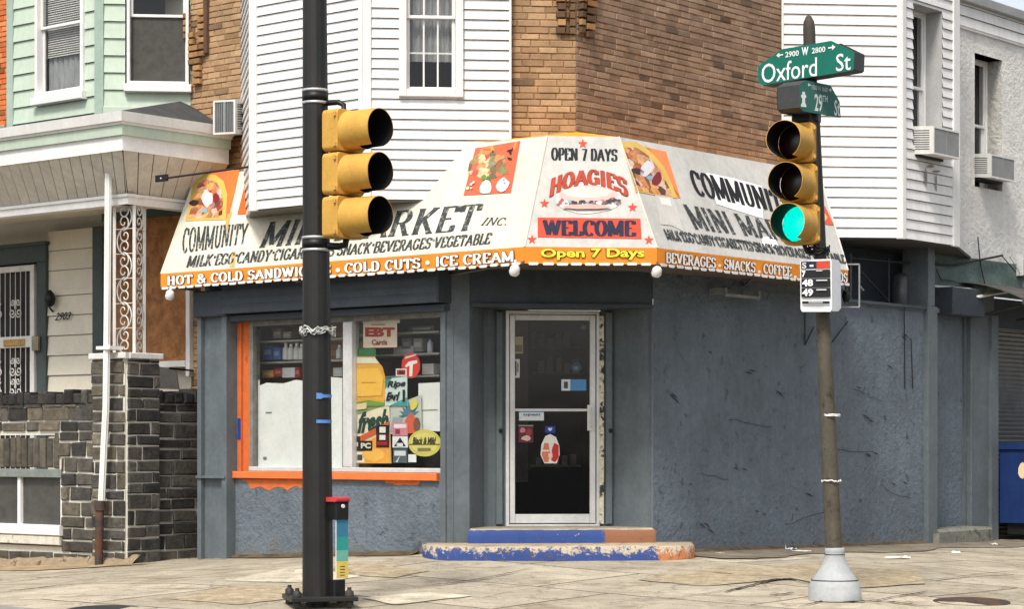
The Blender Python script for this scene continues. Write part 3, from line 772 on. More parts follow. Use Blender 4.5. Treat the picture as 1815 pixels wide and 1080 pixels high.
# ================================================================== ENTRANCE STEPS
m_step_top = M('worn_step_top', (176, 160, 132), .9, .16, 4, .5, 60, second=(128, 112, 92), secamt=.4)
def step_paint(name, warm):
    m, nt, b = new_mat(name)
    tc = nt.nodes.new('ShaderNodeTexCoord'); sp = nt.nodes.new('ShaderNodeSeparateXYZ'); nt.links.new(tc.outputs['Object'], sp.inputs[0])
    n = noise(nt, 5, 10, .75, tc.outputs['Object'], .5)
    ad = nt.nodes.new('ShaderNodeMath'); ad.operation = 'MULTIPLY_ADD'; ad.inputs[1].default_value = .25; nt.links.new(n.outputs['Fac'], ad.inputs[0])
    hx_ = nt.nodes.new('ShaderNodeMath'); hx_.operation = 'MULTIPLY'; hx_.inputs[1].default_value = .5; nt.links.new(sp.outputs['X'], hx_.inputs[0]); nt.links.new(hx_.outputs[0], ad.inputs[2])
    r = ramp(nt, ad.outputs[0], [(warm / 2, 0.0), (warm / 2 + .008, 1.0)])
    blue, red = rgb((42, 70, 132)), rgb((138, 92, 64)) if 'upper' in name else rgb((190, 120, 74))
    c = mixc(nt, r.outputs[0], blue, red)
    n2 = noise(nt, 9, 12, .8, tc.outputs['Object'], .6)
    s2 = nt.nodes.new('ShaderNodeMath'); s2.operation = 'MULTIPLY_ADD'; s2.inputs[1].default_value = 1.6 if 'lower' in name else .6; nt.links.new(sp.outputs['Z'], s2.inputs[0]); nt.links.new(n2.outputs['Fac'], s2.inputs[2])
    r2 = ramp(nt, s2.outputs[0], [(.60 if 'lower' in name else .74, 0.0), (.62 if 'lower' in name else .76, 1.0)])
    c = mixc(nt, r2.outputs[0], c, rgb((186, 174, 154)))
    n4 = noise(nt, 22, 8, .8, tc.outputs['Object']); r4 = ramp(nt, n4.outputs['Fac'], [(.54 if 'lower' in name else .6, 0.0), (.58 if 'lower' in name else .63, 1.0)])
    c = mixc(nt, r4.outputs[0], c, rgb((92, 74, 70)))
    nt.links.new(c, b.inputs['Base Color']); b.inputs['Roughness'].default_value = .75
    bn = nt.nodes.new('ShaderNodeBump'); bn.inputs['Strength'].default_value = .7; bn.inputs['Distance'].default_value = .01
    nt.links.new(n2.outputs['Fac'], bn.inputs['Height']); nt.links.new(bn.outputs[0], b.inputs['Normal'])
    return m
stp = thing('entrance_steps', 'two worn curved concrete steps with flaking blue and orange paint under the shop door', 'steps', C.w(C.s(995), .3, 0))
def slab(name, p0, p1, od, z0, z1, round_, mats, back=-.42, bulge=.12):
    """rounded slab: outline through the ground plan, soft nosing"""
    s0, s1 = C.s(p0, od * .5), C.s(p1, od * .5); n = 40; out = []
    for i in range(n + 1):
        t = i / n; u = s0 + (s1 - s0) * (.5 - .5 * math.cos(math.pi * t)) if round_ else s0 + (s1 - s0) * t
        e = min(t, 1 - t) * 2
        o = (od - bulge) * (1 - (1 - min(1, math.sin(math.pi * t) * 1.25)) ** 2.2) + bulge * math.sin(math.pi * t) if round_ else od - .02 * (1 - e) ** 6
        out.append((u, o + random.uniform(-.006, .006)))
    m_ = MB(); rows = []
    for ins, zz in ((0, z0), (0, z0 + (z1 - z0) * .6), (.004, z1 - .03), (.012, z1 - .012), (.03, z1 - .002)):
        rows.append([C.w(u + (-ins if u > (s0 + s1) / 2 else ins), o - ins, zz + random.uniform(-.003, .003)) for u, o in out])
    m_.grid(rows[:4], 0, smooth=True); m_.grid([rows[3], rows[4]], 1, smooth=True)
    top = rows[4]
    bk = [C.w(u, back, z1) for u, o in out]; m_.grid([top, bk], 1)
    m_.face([rows[0][0], rows[4][0], bk[0], C.w(out[0][0], back, z0)]); m_.face([rows[0][-1], rows[4][-1], bk[-1], C.w(out[-1][0], back, z0)])
    return m_.build(name, mats, stp)
zs1 = C.z(995, 938, .15); zs2 = C.z(995, 964, .2)
slab('upper_step', 829, 1161, .15, zs2 - .06, zs1, False, [step_paint('upper_step_paint', .62), m_step_top])
slab('lower_step', 752, 1238, .66, C.z(995, 1012, .66), zs2, True, [step_paint('lower_step_paint', 1.14), m_step_top], back=-.02)
# ================================================================== AWNING
aw_o, aw_t, zA, zB, zV = 1.2, .62, 3.99, 2.888, 2.735
mit = C.w(C.s(930, aw_o), aw_o, 0); BLp = Vector((mit.x, mit.y, zB)); t_ = C.w(C.s(1165, aw_o), aw_o, 0); BRp = Vector((t_.x, t_.y, zB))
t_ = C.w(C.s(970, aw_t), aw_t, 0); TLp = Vector((t_.x, t_.y, zA)); t_ = C.w(C.s(1097, aw_t), aw_t, 0); TRp = Vector((t_.x, t_.y, zA))
dL = Vector((L.dx, L.dy, 0)); dR = Vector((R.dx, R.dy, 0))
FLb = Fr(BLp.x, BLp.y, AL); FLt = Fr(TLp.x, TLp.y, AL); FRb = Fr(BRp.x, BRp.y, AR); FRt = Fr(TRp.x, TRp.y, AR)
eLb = FLb.w(FLb.s(285), 0, zB); eLt = FLt.w(FLt.s(347), 0, zA); eRb = FRb.w(FRb.s(1503), 0, zB); eRt = FRt.w(FRt.s(1452), 0, zA)
def pl3(a, b, c, toward=Vector((0, 0, 1))):
    n = (b - a).cross(c - a).normalized()
    if n.dot(Vector((0, -1, .2))) < 0: n = -n
    return (a, n)
PLA, PCA, PRA = pl3(BLp, eLb, TLp), pl3(BLp, BRp, TLp), pl3(BRp, eRb, TRp)
down = Vector((0, 0, zV - zB))
VL, VC, VR = pl3(BLp, eLb, BLp + down), pl3(BLp, BRp, BLp + down), pl3(BRp, eRb, BRp + down)
awn = thing('shop_awning', 'cream and orange fabric mini market awning wrapping the street corner over the shop', 'awning', (BLp + BRp) / 2)
m_canvas = M('cream_canvas', (212, 206, 188),   .75, .09, 1.2, .5, 5, bdist=.02, second=(206, 198, 180), secamt=.36, secscale=2, streak=.1)
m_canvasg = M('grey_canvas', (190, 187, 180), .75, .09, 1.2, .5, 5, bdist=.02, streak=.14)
m_val = M('orange_valance', (232, 142, 44), .7, .1, 3, .1, 30, streak=.1)
m_cap = M('yellow_canvas', (226, 160, 48), .7, .1, 3, .1, 30)
def sheet(mb, a, b, c, d, nu, nv, sag, m=0):
    """stretched cloth between a-b (top) and d-c (bottom)"""
    n = (b - a).cross(d - a).normalized(); rows = []
    if n.dot(Vector((0, -1, .1))) < 0: n = -n
    for j in range(nv + 1):
        r = []
        for i in range(nu + 1):
            u, v = i / nu, j / nv
            p = (a * (1 - u) + b * u) * (1 - v) + (d * (1 - u) + c * u) * v
            r.append(p - n * sag * math.sin(math.pi * v) * (1 + .25 * math.sin(u * nu * .9)) * .5)
        rows.append(r)
    mb.grid(rows, m)
mb = MB()
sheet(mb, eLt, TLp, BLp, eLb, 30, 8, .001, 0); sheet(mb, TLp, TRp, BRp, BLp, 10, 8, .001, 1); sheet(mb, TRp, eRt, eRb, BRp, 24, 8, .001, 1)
LUe = LU.w(LU.s(352), 0, zA); RUe = RU.w(RU.s(1452), 0, zA)
mb.face([eLt, eLb, eLb + Vector((0, 0, -.02)), L.w(s365 - .25, -.2, zB - .02), LUe], 0)
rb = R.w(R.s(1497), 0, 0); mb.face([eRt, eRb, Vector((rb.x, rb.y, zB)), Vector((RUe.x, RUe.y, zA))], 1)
mb.build('canopy', [m_canvas, m_canvasg], awn)
mb = MB()
apx = Vector((cu.x, cu.y, CU.z(1021, 234)))
up = Vector((0, 0, .0))
lw = LU.w(-.1, 0, zA - .02); rw_ = RU.w(RU.s(1185), 0.0, zA - .01); mb.face([TLp, TRp, apx])
cL = CU.w(CU.s(905), .01, CU.z(905, 246)); mb.face([TLp, apx, cL]); kk = FLt.w(FLt.s(785), 0, zA); mb.face([TLp, cL, CU.w(CU.s(800), .01, zA + .02), kk])
mb.face([TRp, FRt.w(FRt.s(1180), 0, zA), rw_, apx]); mb.face([FRt.w(FRt.s(1180), 0, zA), eRt, RUe, rw_])
mb.face([kk, CU.w(CU.s(800), .01, zA + .02), LUe, eLt])
mb.build('cap', m_cap, awn)
mb = MB()
for a, b in ((eLb, BLp), (BLp, BRp), (BRp, eRb)):
    n = (b - a).cross(Vector((0, 0, 1))).normalized(); N = 30
    if n.y > 0: n = -n
    mb.grid([[a + (b - a) * i / N + n * (.002 + .005 * k * math.sin(i * .8) / 2) + Vector((0, 0, .0)) + down * k / 2 for i in range(N + 1)] for k in range(3)])
val = mb.build('valance', m_val, awn)
# piping along the seams, white stitched edge
mb = MB()
for a, b in ((TLp, BLp), (TRp, BRp), (eLt, eLb), (eRt, eRb)): mb.tube([a, b], .009, n=6)
mb.build('piping', m_canvas, awn)
mb = MB()
for a, b in ((eLb, BLp), (BLp, BRp), (BRp, eRb)):
    ln = (b - a).length; t = (b - a).normalized(); n = t.cross(Vector((0, 0, 1))).normalized(); x = .04
    if n.y > 0: n = -n
    while x < ln - .05:
        w_ = random.uniform(.075, .095); p = a + t * x + down + n * .012 + Vector((0, 0, random.uniform(-.004, .004)))
        mb.prism([p + Vector((0, 0, -.014)), p + t * w_ + Vector((0, 0, -.014)), p + t * (w_ + .008), p + t * w_ + Vector((0, 0, .012)), p + Vector((0, 0, .012)), p - t * .008], n * .006); x += .13
mb.build('fringe', m_white, awn)
mb = MB()
for a, b in ((eLb, BLp), (BLp, BRp), (BRp, eRb)): mb.tube([a + down * .9 + Vector((0, .03, 0)), b + down * .9 + Vector((0, .03, 0))], .016, n=6)
for f, k in ((FLb, 4), (FRb, 3)):
    for i in range(k + 1):
        pass
for p, q in ((BLp, L.w(.0, 0, 2.72)), (BRp, R.w(0.05, 0, 2.72)), (eLb, L.w(s365, .1, 2.72)), (eRb, R.w(rk, 0, 2.72)), ((eLb + BLp) / 2, L.w(-2.2, .1, 2.72)), ((BRp + eRb) / 2, R.w(1.6, 0, 2.72))):
    mb.tube([p + down * .9, q], .014, n=6)
mb.build('frame', M('galvanised_tube', (110, 106, 98), .6, .2, 8, .1, 60, metal=.3), awn)
mb = MB()                                                  # boarded underside
pts = [FLb.w(FLb.s(300), -.06, zV - .0), BLp + Vector((0, .07, zV - zB)), BRp + Vector((0, .07, zV - zB)), FRb.w(FRb.s(1490), -.06, zV), R.w(rk, .0, zV + .03), C.w(W1, 0, zV + .03), L.w(0, .2, zV + .03), L.w(s365, .2, zV + .03)]
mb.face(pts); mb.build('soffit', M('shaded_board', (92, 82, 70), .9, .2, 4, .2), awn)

ink_blk = M('faded_black_print', (56, 61, 60), .7, .2, 6, 0, second=(150, 150, 144), secamt=.42, secscale=24)
ink_grey = M('worn_grey_print', (96, 98, 96), .7, .2, 6, 0, second=(196, 192, 184), secamt=.4, secscale=14)
ink_solid = M('black_print', (28, 30, 32), .7, .15, 6, 0)
ink_white = M('white_print', (240, 238, 230), .7, .05, 6, 0)
ink_edge = M('brown_print', (94, 50, 26), .7, .1, 6, 0)
def lettering(name, txt, quad, plane, off, mat, parent, T=.22, t=.08, f=None, outline=None, grow=.045, serif=.12, sans=None, shear=0):
    mb = MB(); f = f or quadmap(quad)
    P = sans_polys(txt, *sans) if sans else slab_polys(txt, T, t, serif)
    if outline:
        Q = sans_polys(txt, sans[0] + .035) if sans else slab_polys(txt, T, t, serif, grow)
        letters(mb, Q, f, plane, off, 1); off += .003
    letters(mb, P, f, plane, off, 0)
    return mb.build(name, [mat, outline or mat], parent)
def vq(fr, x0, x1, a=.2, b=.86):
    y = lambda x, k: HZ - ((zB + (zV - zB) * k) - H) * F / fr.Y(x)
    return ((x0, y(x0, a)), (x1, y(x1, a)), (x1, y(x1, b)), (x0, y(x0, b)))
oo = .005
lettering('lettering', 'COMMUNITY', ((326, 404), (442, 396), (436, 432), (322, 450)), PLA, oo, ink_blk, awn, T=.2, shear=0)
lettering('lettering', 'MINI', ((478, 394), (590, 384), (574, 430), (458, 440)), PLA, oo, ink_blk, awn, T=.19, t=.05)
lettering('lettering', 'MARKET', ((606, 383), (858, 361), (842, 408), (590, 428)), PLA, oo, ink_blk, awn, T=.19, t=.05)
lettering('lettering', 'INC.', ((862, 386), (905, 386), (898, 400), (850, 400)), PLA, oo, ink_blk, awn, T=.12, t=.08)
lettering('lettering', 'MILK*EGG*CANDY*CIGARETTES*SNACK*BEVERAGES*VEGETABLE', ((336, 454), (874, 413), (868, 433), (330, 475)), PLA, oo, ink_blk, awn, T=.24, t=.09)
lettering('lettering', 'HOT & COLD SANDWICHES', vq(FLb, 297, 588), VL, .011, ink_white, awn, T=.23, t=.1, outline=ink_edge, grow=.05, serif=.1)
lettering('lettering', 'COLD CUTS', vq(FLb, 612, 747), VL, .011, ink_white, awn, T=.23, t=.1, outline=ink_edge, grow=.05, serif=.1)
lettering('lettering', 'ICE CREAM', vq(FLb, 772, 913), VL, .011, ink_white, awn, T=.23, t=.1, outline=ink_edge, grow=.05, serif=.1)
def dot(name, x, y, r, plane, off, mat): m_ = MB(); fpoly(m_, [(x + r * math.cos(k * .785), y + r * math.sin(k * .785)) for k in range(8)], plane, off); return m_.build(name, mat, awn)
dot('printed_dot', 600, 479, 4, VL, .011, ink_white); dot('printed_dot', 759, 466, 4, VL, .011, ink_white)
ink_yel = M('yellow_print', (246, 226, 66), .7, .05, 6, 0)
lettering('lettering', 'Open 7 Days', ((958, 441), (1142, 440), (1142, 461), (958, 461)), VC, .011, ink_yel, awn, sans=(.03,), outline=ink_solid)
lettering('lettering', 'OPEN 7 DAYS', ((977, 262), (1094, 265), (1094, 286), (977, 284)), PCA, oo, ink_solid, awn, T=.3, t=.06)
ink_red = M('brick_red_print', (172, 62, 40), .7, .15, 6, 0); ink_str = M('red_print', (206, 70, 46), .7, .1, 6, 0)
def arch(u, v):
    x = 972 + 142 * u; yb = 349 - 33 * math.sin(math.pi * (.08 + .84 * u)) ** .9; h = 27 - 6 * math.sin(math.pi * u) + 6
    return x + (u - .5) * -8 * v, yb - h * v + 12
lettering('lettering', 'HOAGIES', None, PCA, oo, ink_red, awn, T=.27, t=.1, f=arch, outline=ink_edge, grow=.02)
mb = MB(); fpoly(mb, [(953, 386), (1135, 388), (1137, 424), (953, 421)], PCA, oo)
mb.build('welcome_panel', ink_str, awn)
lettering('lettering', 'WELCOME', ((962, 391), (1126, 392), (1126, 420), (962, 418)), PCA, oo + .003, M('navy_print', (34, 34, 58), .7, .2, 6, 0), awn, T=.3, t=.07)
for x, y, r in ((1033, 255, 9), (965, 361, 9), (1121, 368, 9), (943, 425, 9), (1150, 426, 9)):
    mb = MB(); st = star(x, y, r)
    for i in range(5): fpoly(mb, [st[2 * i], st[(2 * i + 1) % 10], (x, y), st[(2 * i - 1) % 10]], PCA, oo + .0002 * i)
    mb.build('printed_star', ink_str, awn)
def picture(name, polys, plane, off, parent=awn, step=.0012):
    """a printed picture: base patch, then colour shapes"""
    mb = MB(); mats = []; ix = {}
    for k, (pts, c) in enumerate(polys):
        if c not in ix: ix[c] = len(mats); mats.append(ink(c))
        fpoly(mb, pts, plane, off + k * .0006, ix[c])
    return mb.build(name, mats, parent)
random.seed(21)
# hoagie
sp = [(blob(1042, 352, 60, 27, 20, .05), (206, 202, 196)), (blob(1042, 345, 53, 17, 20, .05), (204, 168, 158)), (blob(1040, 341, 44, 10, 18, .08), (214, 188, 180))]
for i in range(34):
    x = 990 + i * 3.2; y = 358 + 4 * math.sin((x - 990) / 33) + random.uniform(-4, 5)
    sp.append((blob(x, y, random.uniform(3, 6), random.uniform(1.5, 3.5), 7, .3), random.choice(((70, 100, 90), (170, 80, 90), (60, 70, 90), (120, 170, 180), (200, 120, 120), (54, 50, 50), (230, 220, 210)))))
sp.append((blob(1040, 369, 44, 4.5, 16, .1), (200, 160, 146)))
picture('sandwich_picture', sp, PCA, oo)
def print_mat(name, scale, cols):
    m, nt, b = new_mat(name); tc = nt.nodes.new('ShaderNodeTexCoord')
    nz = noise(nt, scale * .35, 4, .6, tc.outputs['Object']); va = nt.nodes.new('ShaderNodeVectorMath'); va.operation = 'MULTIPLY_ADD'; va.inputs[1].default_value = (.22, .22, .22)
    nt.links.new(nz.outputs['Color'], va.inputs[0]); nt.links.new(tc.outputs['Object'], va.inputs[2])
    vo = nt.nodes.new('ShaderNodeTexVoronoi'); vo.inputs['Scale'].default_value = scale; nt.links.new(va.outputs[0], vo.inputs['Vector'])
    sp = nt.nodes.new('ShaderNodeSeparateColor'); nt.links.new(vo.outputs['Color'], sp.inputs[0])
    r = ramp(nt, sp.outputs[0], [(i / len(cols), rgb(c)) for i, c in enumerate(cols)])
    n2 = noise(nt, scale * 2.2, 6, .7, va.outputs[0]); r2 = ramp(nt, n2.outputs['Fac'], [(.35, .6), (.65, 1.2)])
    nt.links.new(mixc(nt, 1, r.outputs[0], r2.outputs[0], 'MULTIPLY'), b.inputs['Base Color']); b.inputs['Roughness'].default_value = .6
    return m
m_hoagie = print_mat('printed_sandwich', 11, ((176, 96, 56), (206, 140, 84), (150, 54, 44), (214, 196, 180), (190, 110, 60), (80, 46, 36), (214, 160, 96)))
m_produce = print_mat('printed_produce', 13, ((196, 76, 56), (70, 92, 60), (214, 170, 96), (190, 60, 50), (226, 200, 150), (60, 66, 44), (210, 110, 70)))
def food(x0, y0, x1, y1, quad, seed, kinds, plane, name, bg, edge=None):
    random.seed(seed); fq = quadmap(quad); sp = [([fq(0, 0), fq(1, 0), fq(1, 1), fq(0, 1)], bg)]
    for cx, cy, rx, ry, c, n in kinds:
        for k in range(n):
            u, v = cx + random.uniform(-.5, .5) * rx * (n > 1), cy + random.uniform(-.5, .5) * ry * (n > 1)
            s = random.uniform(.18, .34) if n > 1 else 1
            cc = tuple(max(0, min(255, q * random.uniform(.8, 1.18))) for q in c)
            sp.append(([fq(min(.99, max(.01, a)), min(.99, max(.01, b))) for a, b in blob(u, v, rx * s * .6 if n > 1 else rx, ry * s * .6 if n > 1 else ry, 10, .16, random.uniform(0, 3))], tuple(int(q) // 12 * 12 for q in cc)))
    return picture(name, sp, plane, oo)
arched = [(.5, .5, .49, .49, (206, 160, 84), 1), (.5, .66, .8, .4, (180, 92, 56), 16), (.5, .8, .7, .24, (206, 140, 84), 7), (.3, .36, .5, .24, (84, 52, 40), 6), (.55, .5, .26, .42, (214, 208, 206), 7), (.72, .42, .4, .4, (160, 50, 52), 8), (.4, .16, .8, .24, (176, 74, 56), 12), (.5, .22, .2, .2, (120, 190, 210), 3), (.6, .1, .4, .14, (90, 44, 40), 4)]
mb = MB(); fpoly(mb, [(349, 308), (425, 301), (417, 340), (404, 390), (329, 392)], PLA, oo - .002, 0); fpoly(mb, [(345, 316), (362, 309), (382, 310), (397, 322), (403, 344), (401, 390), (330, 392)], PLA, oo, 1)
fpoly(mb, [(352, 326), (366, 318), (383, 322), (393, 338), (396, 360), (394, 386), (334, 388)], PLA, oo + .0015, 2)
fpoly(mb, blob(368, 352, 9, 15, 12, .2), PLA, oo + .0026, 3); fpoly(mb, blob(345, 360, 9, 6, 10, .2), PLA, oo + .0026, 4); fpoly(mb, blob(384, 352, 6, 9, 10, .2), PLA, oo + .0026, 5); fpoly(mb, blob(363, 374, 5, 4, 8, .2), PLA, oo + .0036, 6)
mb.build('sandwich_picture', [ink((206, 110, 62)), ink((206, 172, 84)), m_hoagie, ink((208, 200, 200)), ink((60, 36, 30)), ink((130, 34, 44)), ink((120, 170, 186))], awn)
mb = MB(); fpoly(mb, [(402, 300), (425, 303), (408, 378), (404, 380)], PLA, oo); mb.build('orange_patch', M('orange_print', (226, 116, 52), .7, .12, 4, 0), awn)
mb = MB(); fpoly(mb, [(441, 300), (446, 300), (446, 380), (421, 381)], PLA, oo); mb.build('orange_patch', M('orange_print2', (222, 98, 36), .7, .12, 4, 0), awn)
mb = MB(); fpoly(mb, [(404, 378), (412, 376), (402, 410), (397, 412)], PLA, oo); fpoly(mb, [(412, 446), (418, 446), (416, 474), (408, 474)], PLA, oo); mb.build('orange_streak', M('orange_print3', (232, 160, 90), .7, .12, 4, 0), awn)
produce = [(.5, .88, .9, .2, (226, 160, 90), 5), (.85, .8, .14, .34, (70, 40, 44), 4), (.38, .36, .3, .2, (90, 130, 70), 5), (.45, .12, .17, .13, (236, 234, 230), 1), (.8, .16, .13, .15, (236, 236, 234), 1), (.8, .2, .12, .12, (50, 150, 160), 3), (.15, .2, .2, .2, (230, 200, 190), 4)]
food(0, 0, 0, 0, ((843, 263), (923, 250), (906, 342), (822, 347)), 8, produce, PLA, 'produce_picture', (206, 96, 66))
mb = MB(); fpoly(mb, blob(868, 297, 33, 27, 18, .25), PLA, oo + .003, 0); mb.build('produce_picture', m_produce, awn)
q = ((1100, 251), (1180, 270), (1206, 352), (1128, 341))
picture('orange_patch', [([(1100, 251), (1180, 269), (1206, 352), (1200, 350), (1150, 262)], (226, 134, 80))], PRA, oo - .001)
random.seed(4)
sp = [([(1100, 252), (1128, 252), (1152, 268), (1176, 296), (1192, 330), (1200, 352), (1160, 346), (1127, 340)], (236, 190, 92))]
for k in range(58):
    u, v = random.random(), random.random(); x = 1106 + v * 26 + u * (40 + 30 * v); y = 258 + v * 80 + u * 6
    c = random.choice(((214, 120, 66), (198, 92, 60), (228, 150, 90), (190, 70, 66), (232, 228, 224), (90, 56, 44), (210, 130, 120), (240, 200, 130), (110, 50, 60)) if v > .3 else ((230, 160, 80), (240, 196, 110), (220, 130, 70)))
    sp.append((blob(x, y, random.uniform(4, 9), random.uniform(3, 6), 8, .3, random.uniform(0, 3)), c))
mb = MB(); fpoly(mb, [(1100, 252), (1128, 252), (1152, 268), (1176, 296), (1192, 330), (1200, 352), (1160, 346), (1127, 340)], PRA, oo, 0); fpoly(mb, [(1104, 262), (1128, 262), (1148, 276), (1170, 302), (1186, 334), (1192, 349), (1160, 344), (1128, 338)], PRA, oo + .0012, 1)
fpoly(mb, blob(1146, 300, 10, 15, 12, .2, .5), PRA, oo + .0024, 2); fpoly(mb, blob(1164, 318, 8, 12, 12, .2, .4), PRA, oo + .0024, 3); fpoly(mb, blob(1130, 304, 12, 5, 12, .2, .3), PRA, oo + .0024, 4); fpoly(mb, blob(1150, 316, 5, 4, 8, .2), PRA, oo + .0034, 5)
mb.build('sandwich_picture', [ink((208, 174, 90)), m_hoagie, ink((204, 200, 200)), ink((120, 40, 44)), ink((66, 44, 40)), ink((120, 160, 180))], awn)
picture('peeled_patch', [([(1250, 306), (1300, 316), (1350, 330), (1352, 388), (1300, 372), (1270, 362)], (236, 234, 230)), ([(1160, 344), (1190, 346), (1200, 372), (1210, 410), (1190, 400), (1170, 398), (1164, 370)], (196, 192, 184)), ([(1168, 350), (1186, 352), (1190, 366), (1172, 362)], (226, 222, 214)), ([(1350, 420), (1372, 420), (1380, 440), (1350, 436)], (234, 230, 222))], PRA, oo - .001)
lettering('lettering', 'COMMUNITY', ((1217, 300), (1400, 346), (1410, 384), (1234, 346)), PRA, oo + .002, ink_solid, awn, T=.26, t=.08)
lettering('lettering', 'MINI MARKET', ((1208, 362), (1440, 404), (1456, 436), (1230, 406)), PRA, oo + .002, ink_blk, awn, T=.2, t=.05)
lettering('lettering', 'MILK*EGG*CANDY*CIGARETTES*SNACK*BEVERAGES*VEGETABLE', ((1174, 406), (1494, 452), (1500, 468), (1182, 425)), PRA, oo + .002, ink_blk, awn, T=.3, t=.09)
lettering('lettering', 'BEVERAGES', vq(FRb, 1178, 1267), VR, .011, ink_white, awn, T=.23, t=.1, outline=ink_edge, grow=.05, serif=.1)
lettering('lettering', 'SNACKS', vq(FRb, 1281, 1337), VR, .011, ink_white, awn, T=.23, t=.1, outline=ink_edge, grow=.05, serif=.1)
lettering('lettering', 'COFFEE', vq(FRb, 1351, 1401), VR, .011, ink_white, awn, T=.23, t=.1, outline=ink_edge, grow=.05, serif=.1)
lettering('lettering', 'FOODS', vq(FRb, 1461, 1500), VR, .011, ink_white, awn, T=.23, t=.1, outline=ink_edge, grow=.05, serif=.1)
for x, y in ((1274, 471), (1344, 482), (1408, 491)): dot('printed_dot', x, y, 2.6, VR, .011, ink_white)
picture('burger_picture', [([(1444, 356), (1462, 366), (1478, 400), (1450, 396)], (214, 90, 70)), (blob(1458, 385, 7, 9, 8, .2), (230, 180, 100))], PRA, oo)

# spotlights under the awning edge
def spot(p, label):
    t = thing('spotlight', label, 'lamp', p, 'small white lamps under the awning edge')
    mb = MB(); mb.lathe(p + Vector((0, 0, .03)), [(.008, .03), (.03, .02), (.045, 0), (.05, -.05), (.035, -.075)], (.35, -.6, 1.4), n=14); mb.build('lamp_head', m_white, t)
    mb = MB(); mb.tube([p + Vector((0, .02, .1)), p + Vector((0, 0, .04))], .012); mb.build('stem', m_white, t)
spot(at(302, 23.2, 524) , 'small white lamp under the far left end of the awning')
spot(hit(914, 480, VC, -.03), 'small white lamp under the awning corner left of the door')
spot(hit(1166, 482, VC, -.03), 'small white lamp under the awning corner right of the door')

# ================================================================== LEFT ROW HOUSE
PYd = at(224, 23.25); PL = Fr(PYd.x, PYd.y, AL); PR = Fr(PYd.x, PYd.y, AR)       # porch pier faces
house = thing('row_house', 'row house with mint green sided bay above a white roofed porch', 'house', LU.w(LU.s(200), 0, 0))
mint = MB()
b340 = LU.w(LU.s(338), 0, 0); tmp = Fr(b340.x, b340.y, AC); b180 = tmp.w(tmp.s(180), 0, 0)
GC = Fr(b180.x, b180.y, AC); GL = Fr(b180.x, b180.y, AL)
zg = GC.z(260, 190)
whc = hole(GC, 222, 337, -120, 165, 0); wgl = hole(GL, 62, 151, -140, 184, 0)
siding(mint, GC, GC.s(183), GC.s(338), zg, TOP, 0, .19, .022, [whc]); g22 = GL.s(24)
siding(mint, GL, g22, GL.s(176), GL.z(100, 240), TOP, 0, .19, .022, [wgl])
mint.box(GL, g22 - .9, 0, -1.2, -.03, GL.z(100, 240), GL.z(100, 240) + .02); mint.box(GC, 0, GC.s(338), -.6, -.03, zg - .01, zg + .01)
gb = mint.build('bay', m_mint, house)
mb = MB(); mb.box(GL, -.09, .01, -.02, .032, zg - .4, TOP, bev=.006); mb.box(GC, -.01, GC.s(184), -.02, .03, zg - .3, TOP, bev=.006); mb.box(GL, g22 - .09, g22 + .02, -.02, .035, GL.z(22, 240), TOP, bev=.006)
mb.build('corner_trim', m_mint2, gb)
mb = MB(); mb.box(GC, GC.s(181), GC.s(339), -.1, .03, zg - .22, zg, bev=.004); mb.build('base_board', m_mint, gb)
window(gb, GC, 225, 335, -120, 150, .02, rail=27, inside='dark', trim=.035, sill=.09, blind=-20)
window(gb, GL, 65, 150, -140, 168, .02, rail=43, inside='curtain', trim=.045, sill=.09, blind=95)
# dark window screen of the canted window
mb = MB(); mb.box(GC, GC.s(232), GC.s(328), -.03, -.026, GC.z(280, 147), GC.z(280, 30)); mb.build('insect_screen', M('grey_mesh', (78, 76, 72), .9, .15, 12, .2, 90), gb)
# walls behind the porch: cream siding, door, window
hw = MB()
zfl = .72
s80, s168 = LU.s(88), LU.s(168)
siding(hw, LU, LU.s(83), s168, zfl, 2.9, -.02, .235, .02)
siding(hw, LU, LU.s(83), s168, 2.9, 3.6, -.02, .235, .004)
hw.box(LU, LU.s(-200), LU.s(345), -.3, -.12, -.6, TOP)
hwo = hw.build('porch_siding', M('cream_siding', (214, 206, 188), .65, .06, 2, .05, 40), house)
mb = MB()
mb.box(LU, LU.s(168), LU.s(186), -.1, .04, zfl, 3.6, bev=.005); mb.box(LU, LU.s(336), LU.s(343), -.12, .06, LU.z(340, 668), 3.2, 1, bev=.004)
mb.box(LU, LU.s(250), LU.s(336), -.1, .07, LU.z(300, 652), LU.z(300, 641), 1, bev=.004); mb.box(LU, LU.s(186), LU.s(343), -.1, .05, LU.z(260, 386), LU.z(260, 372), 0, bev=.004)
wf = mb.build('window_frame', [M('dark_green_trim', (70, 80, 78), .6, .12, 4, .1), m_trim], house)
mb = MB(); mb.box(LU, LU.s(186), LU.s(337), -.11, -.05, LU.z(300, 645), LU.z(260, 385)); mb.build('boarded_panel', M('brown_board', (168, 116, 72), .85, .25, 7, .3, 50, second=(136, 92, 58), secamt=.45), wf)
mb = MB(); mb.box(LU, LU.s(-40), LU.s(84), -.1, .03, LU.z(40, 468), LU.z(40, 434), bev=.01); mb.box(LU, LU.s(68), LU.s(84), -.1, .03, zfl, LU.z(40, 468), bev=.006); mb.box(LU, LU.s(-40), LU.s(86), -.1, .06, LU.z(40, 438), LU.z(40, 432))
dfr = mb.build('door_casing', MATS['dark_green_trim'], house)
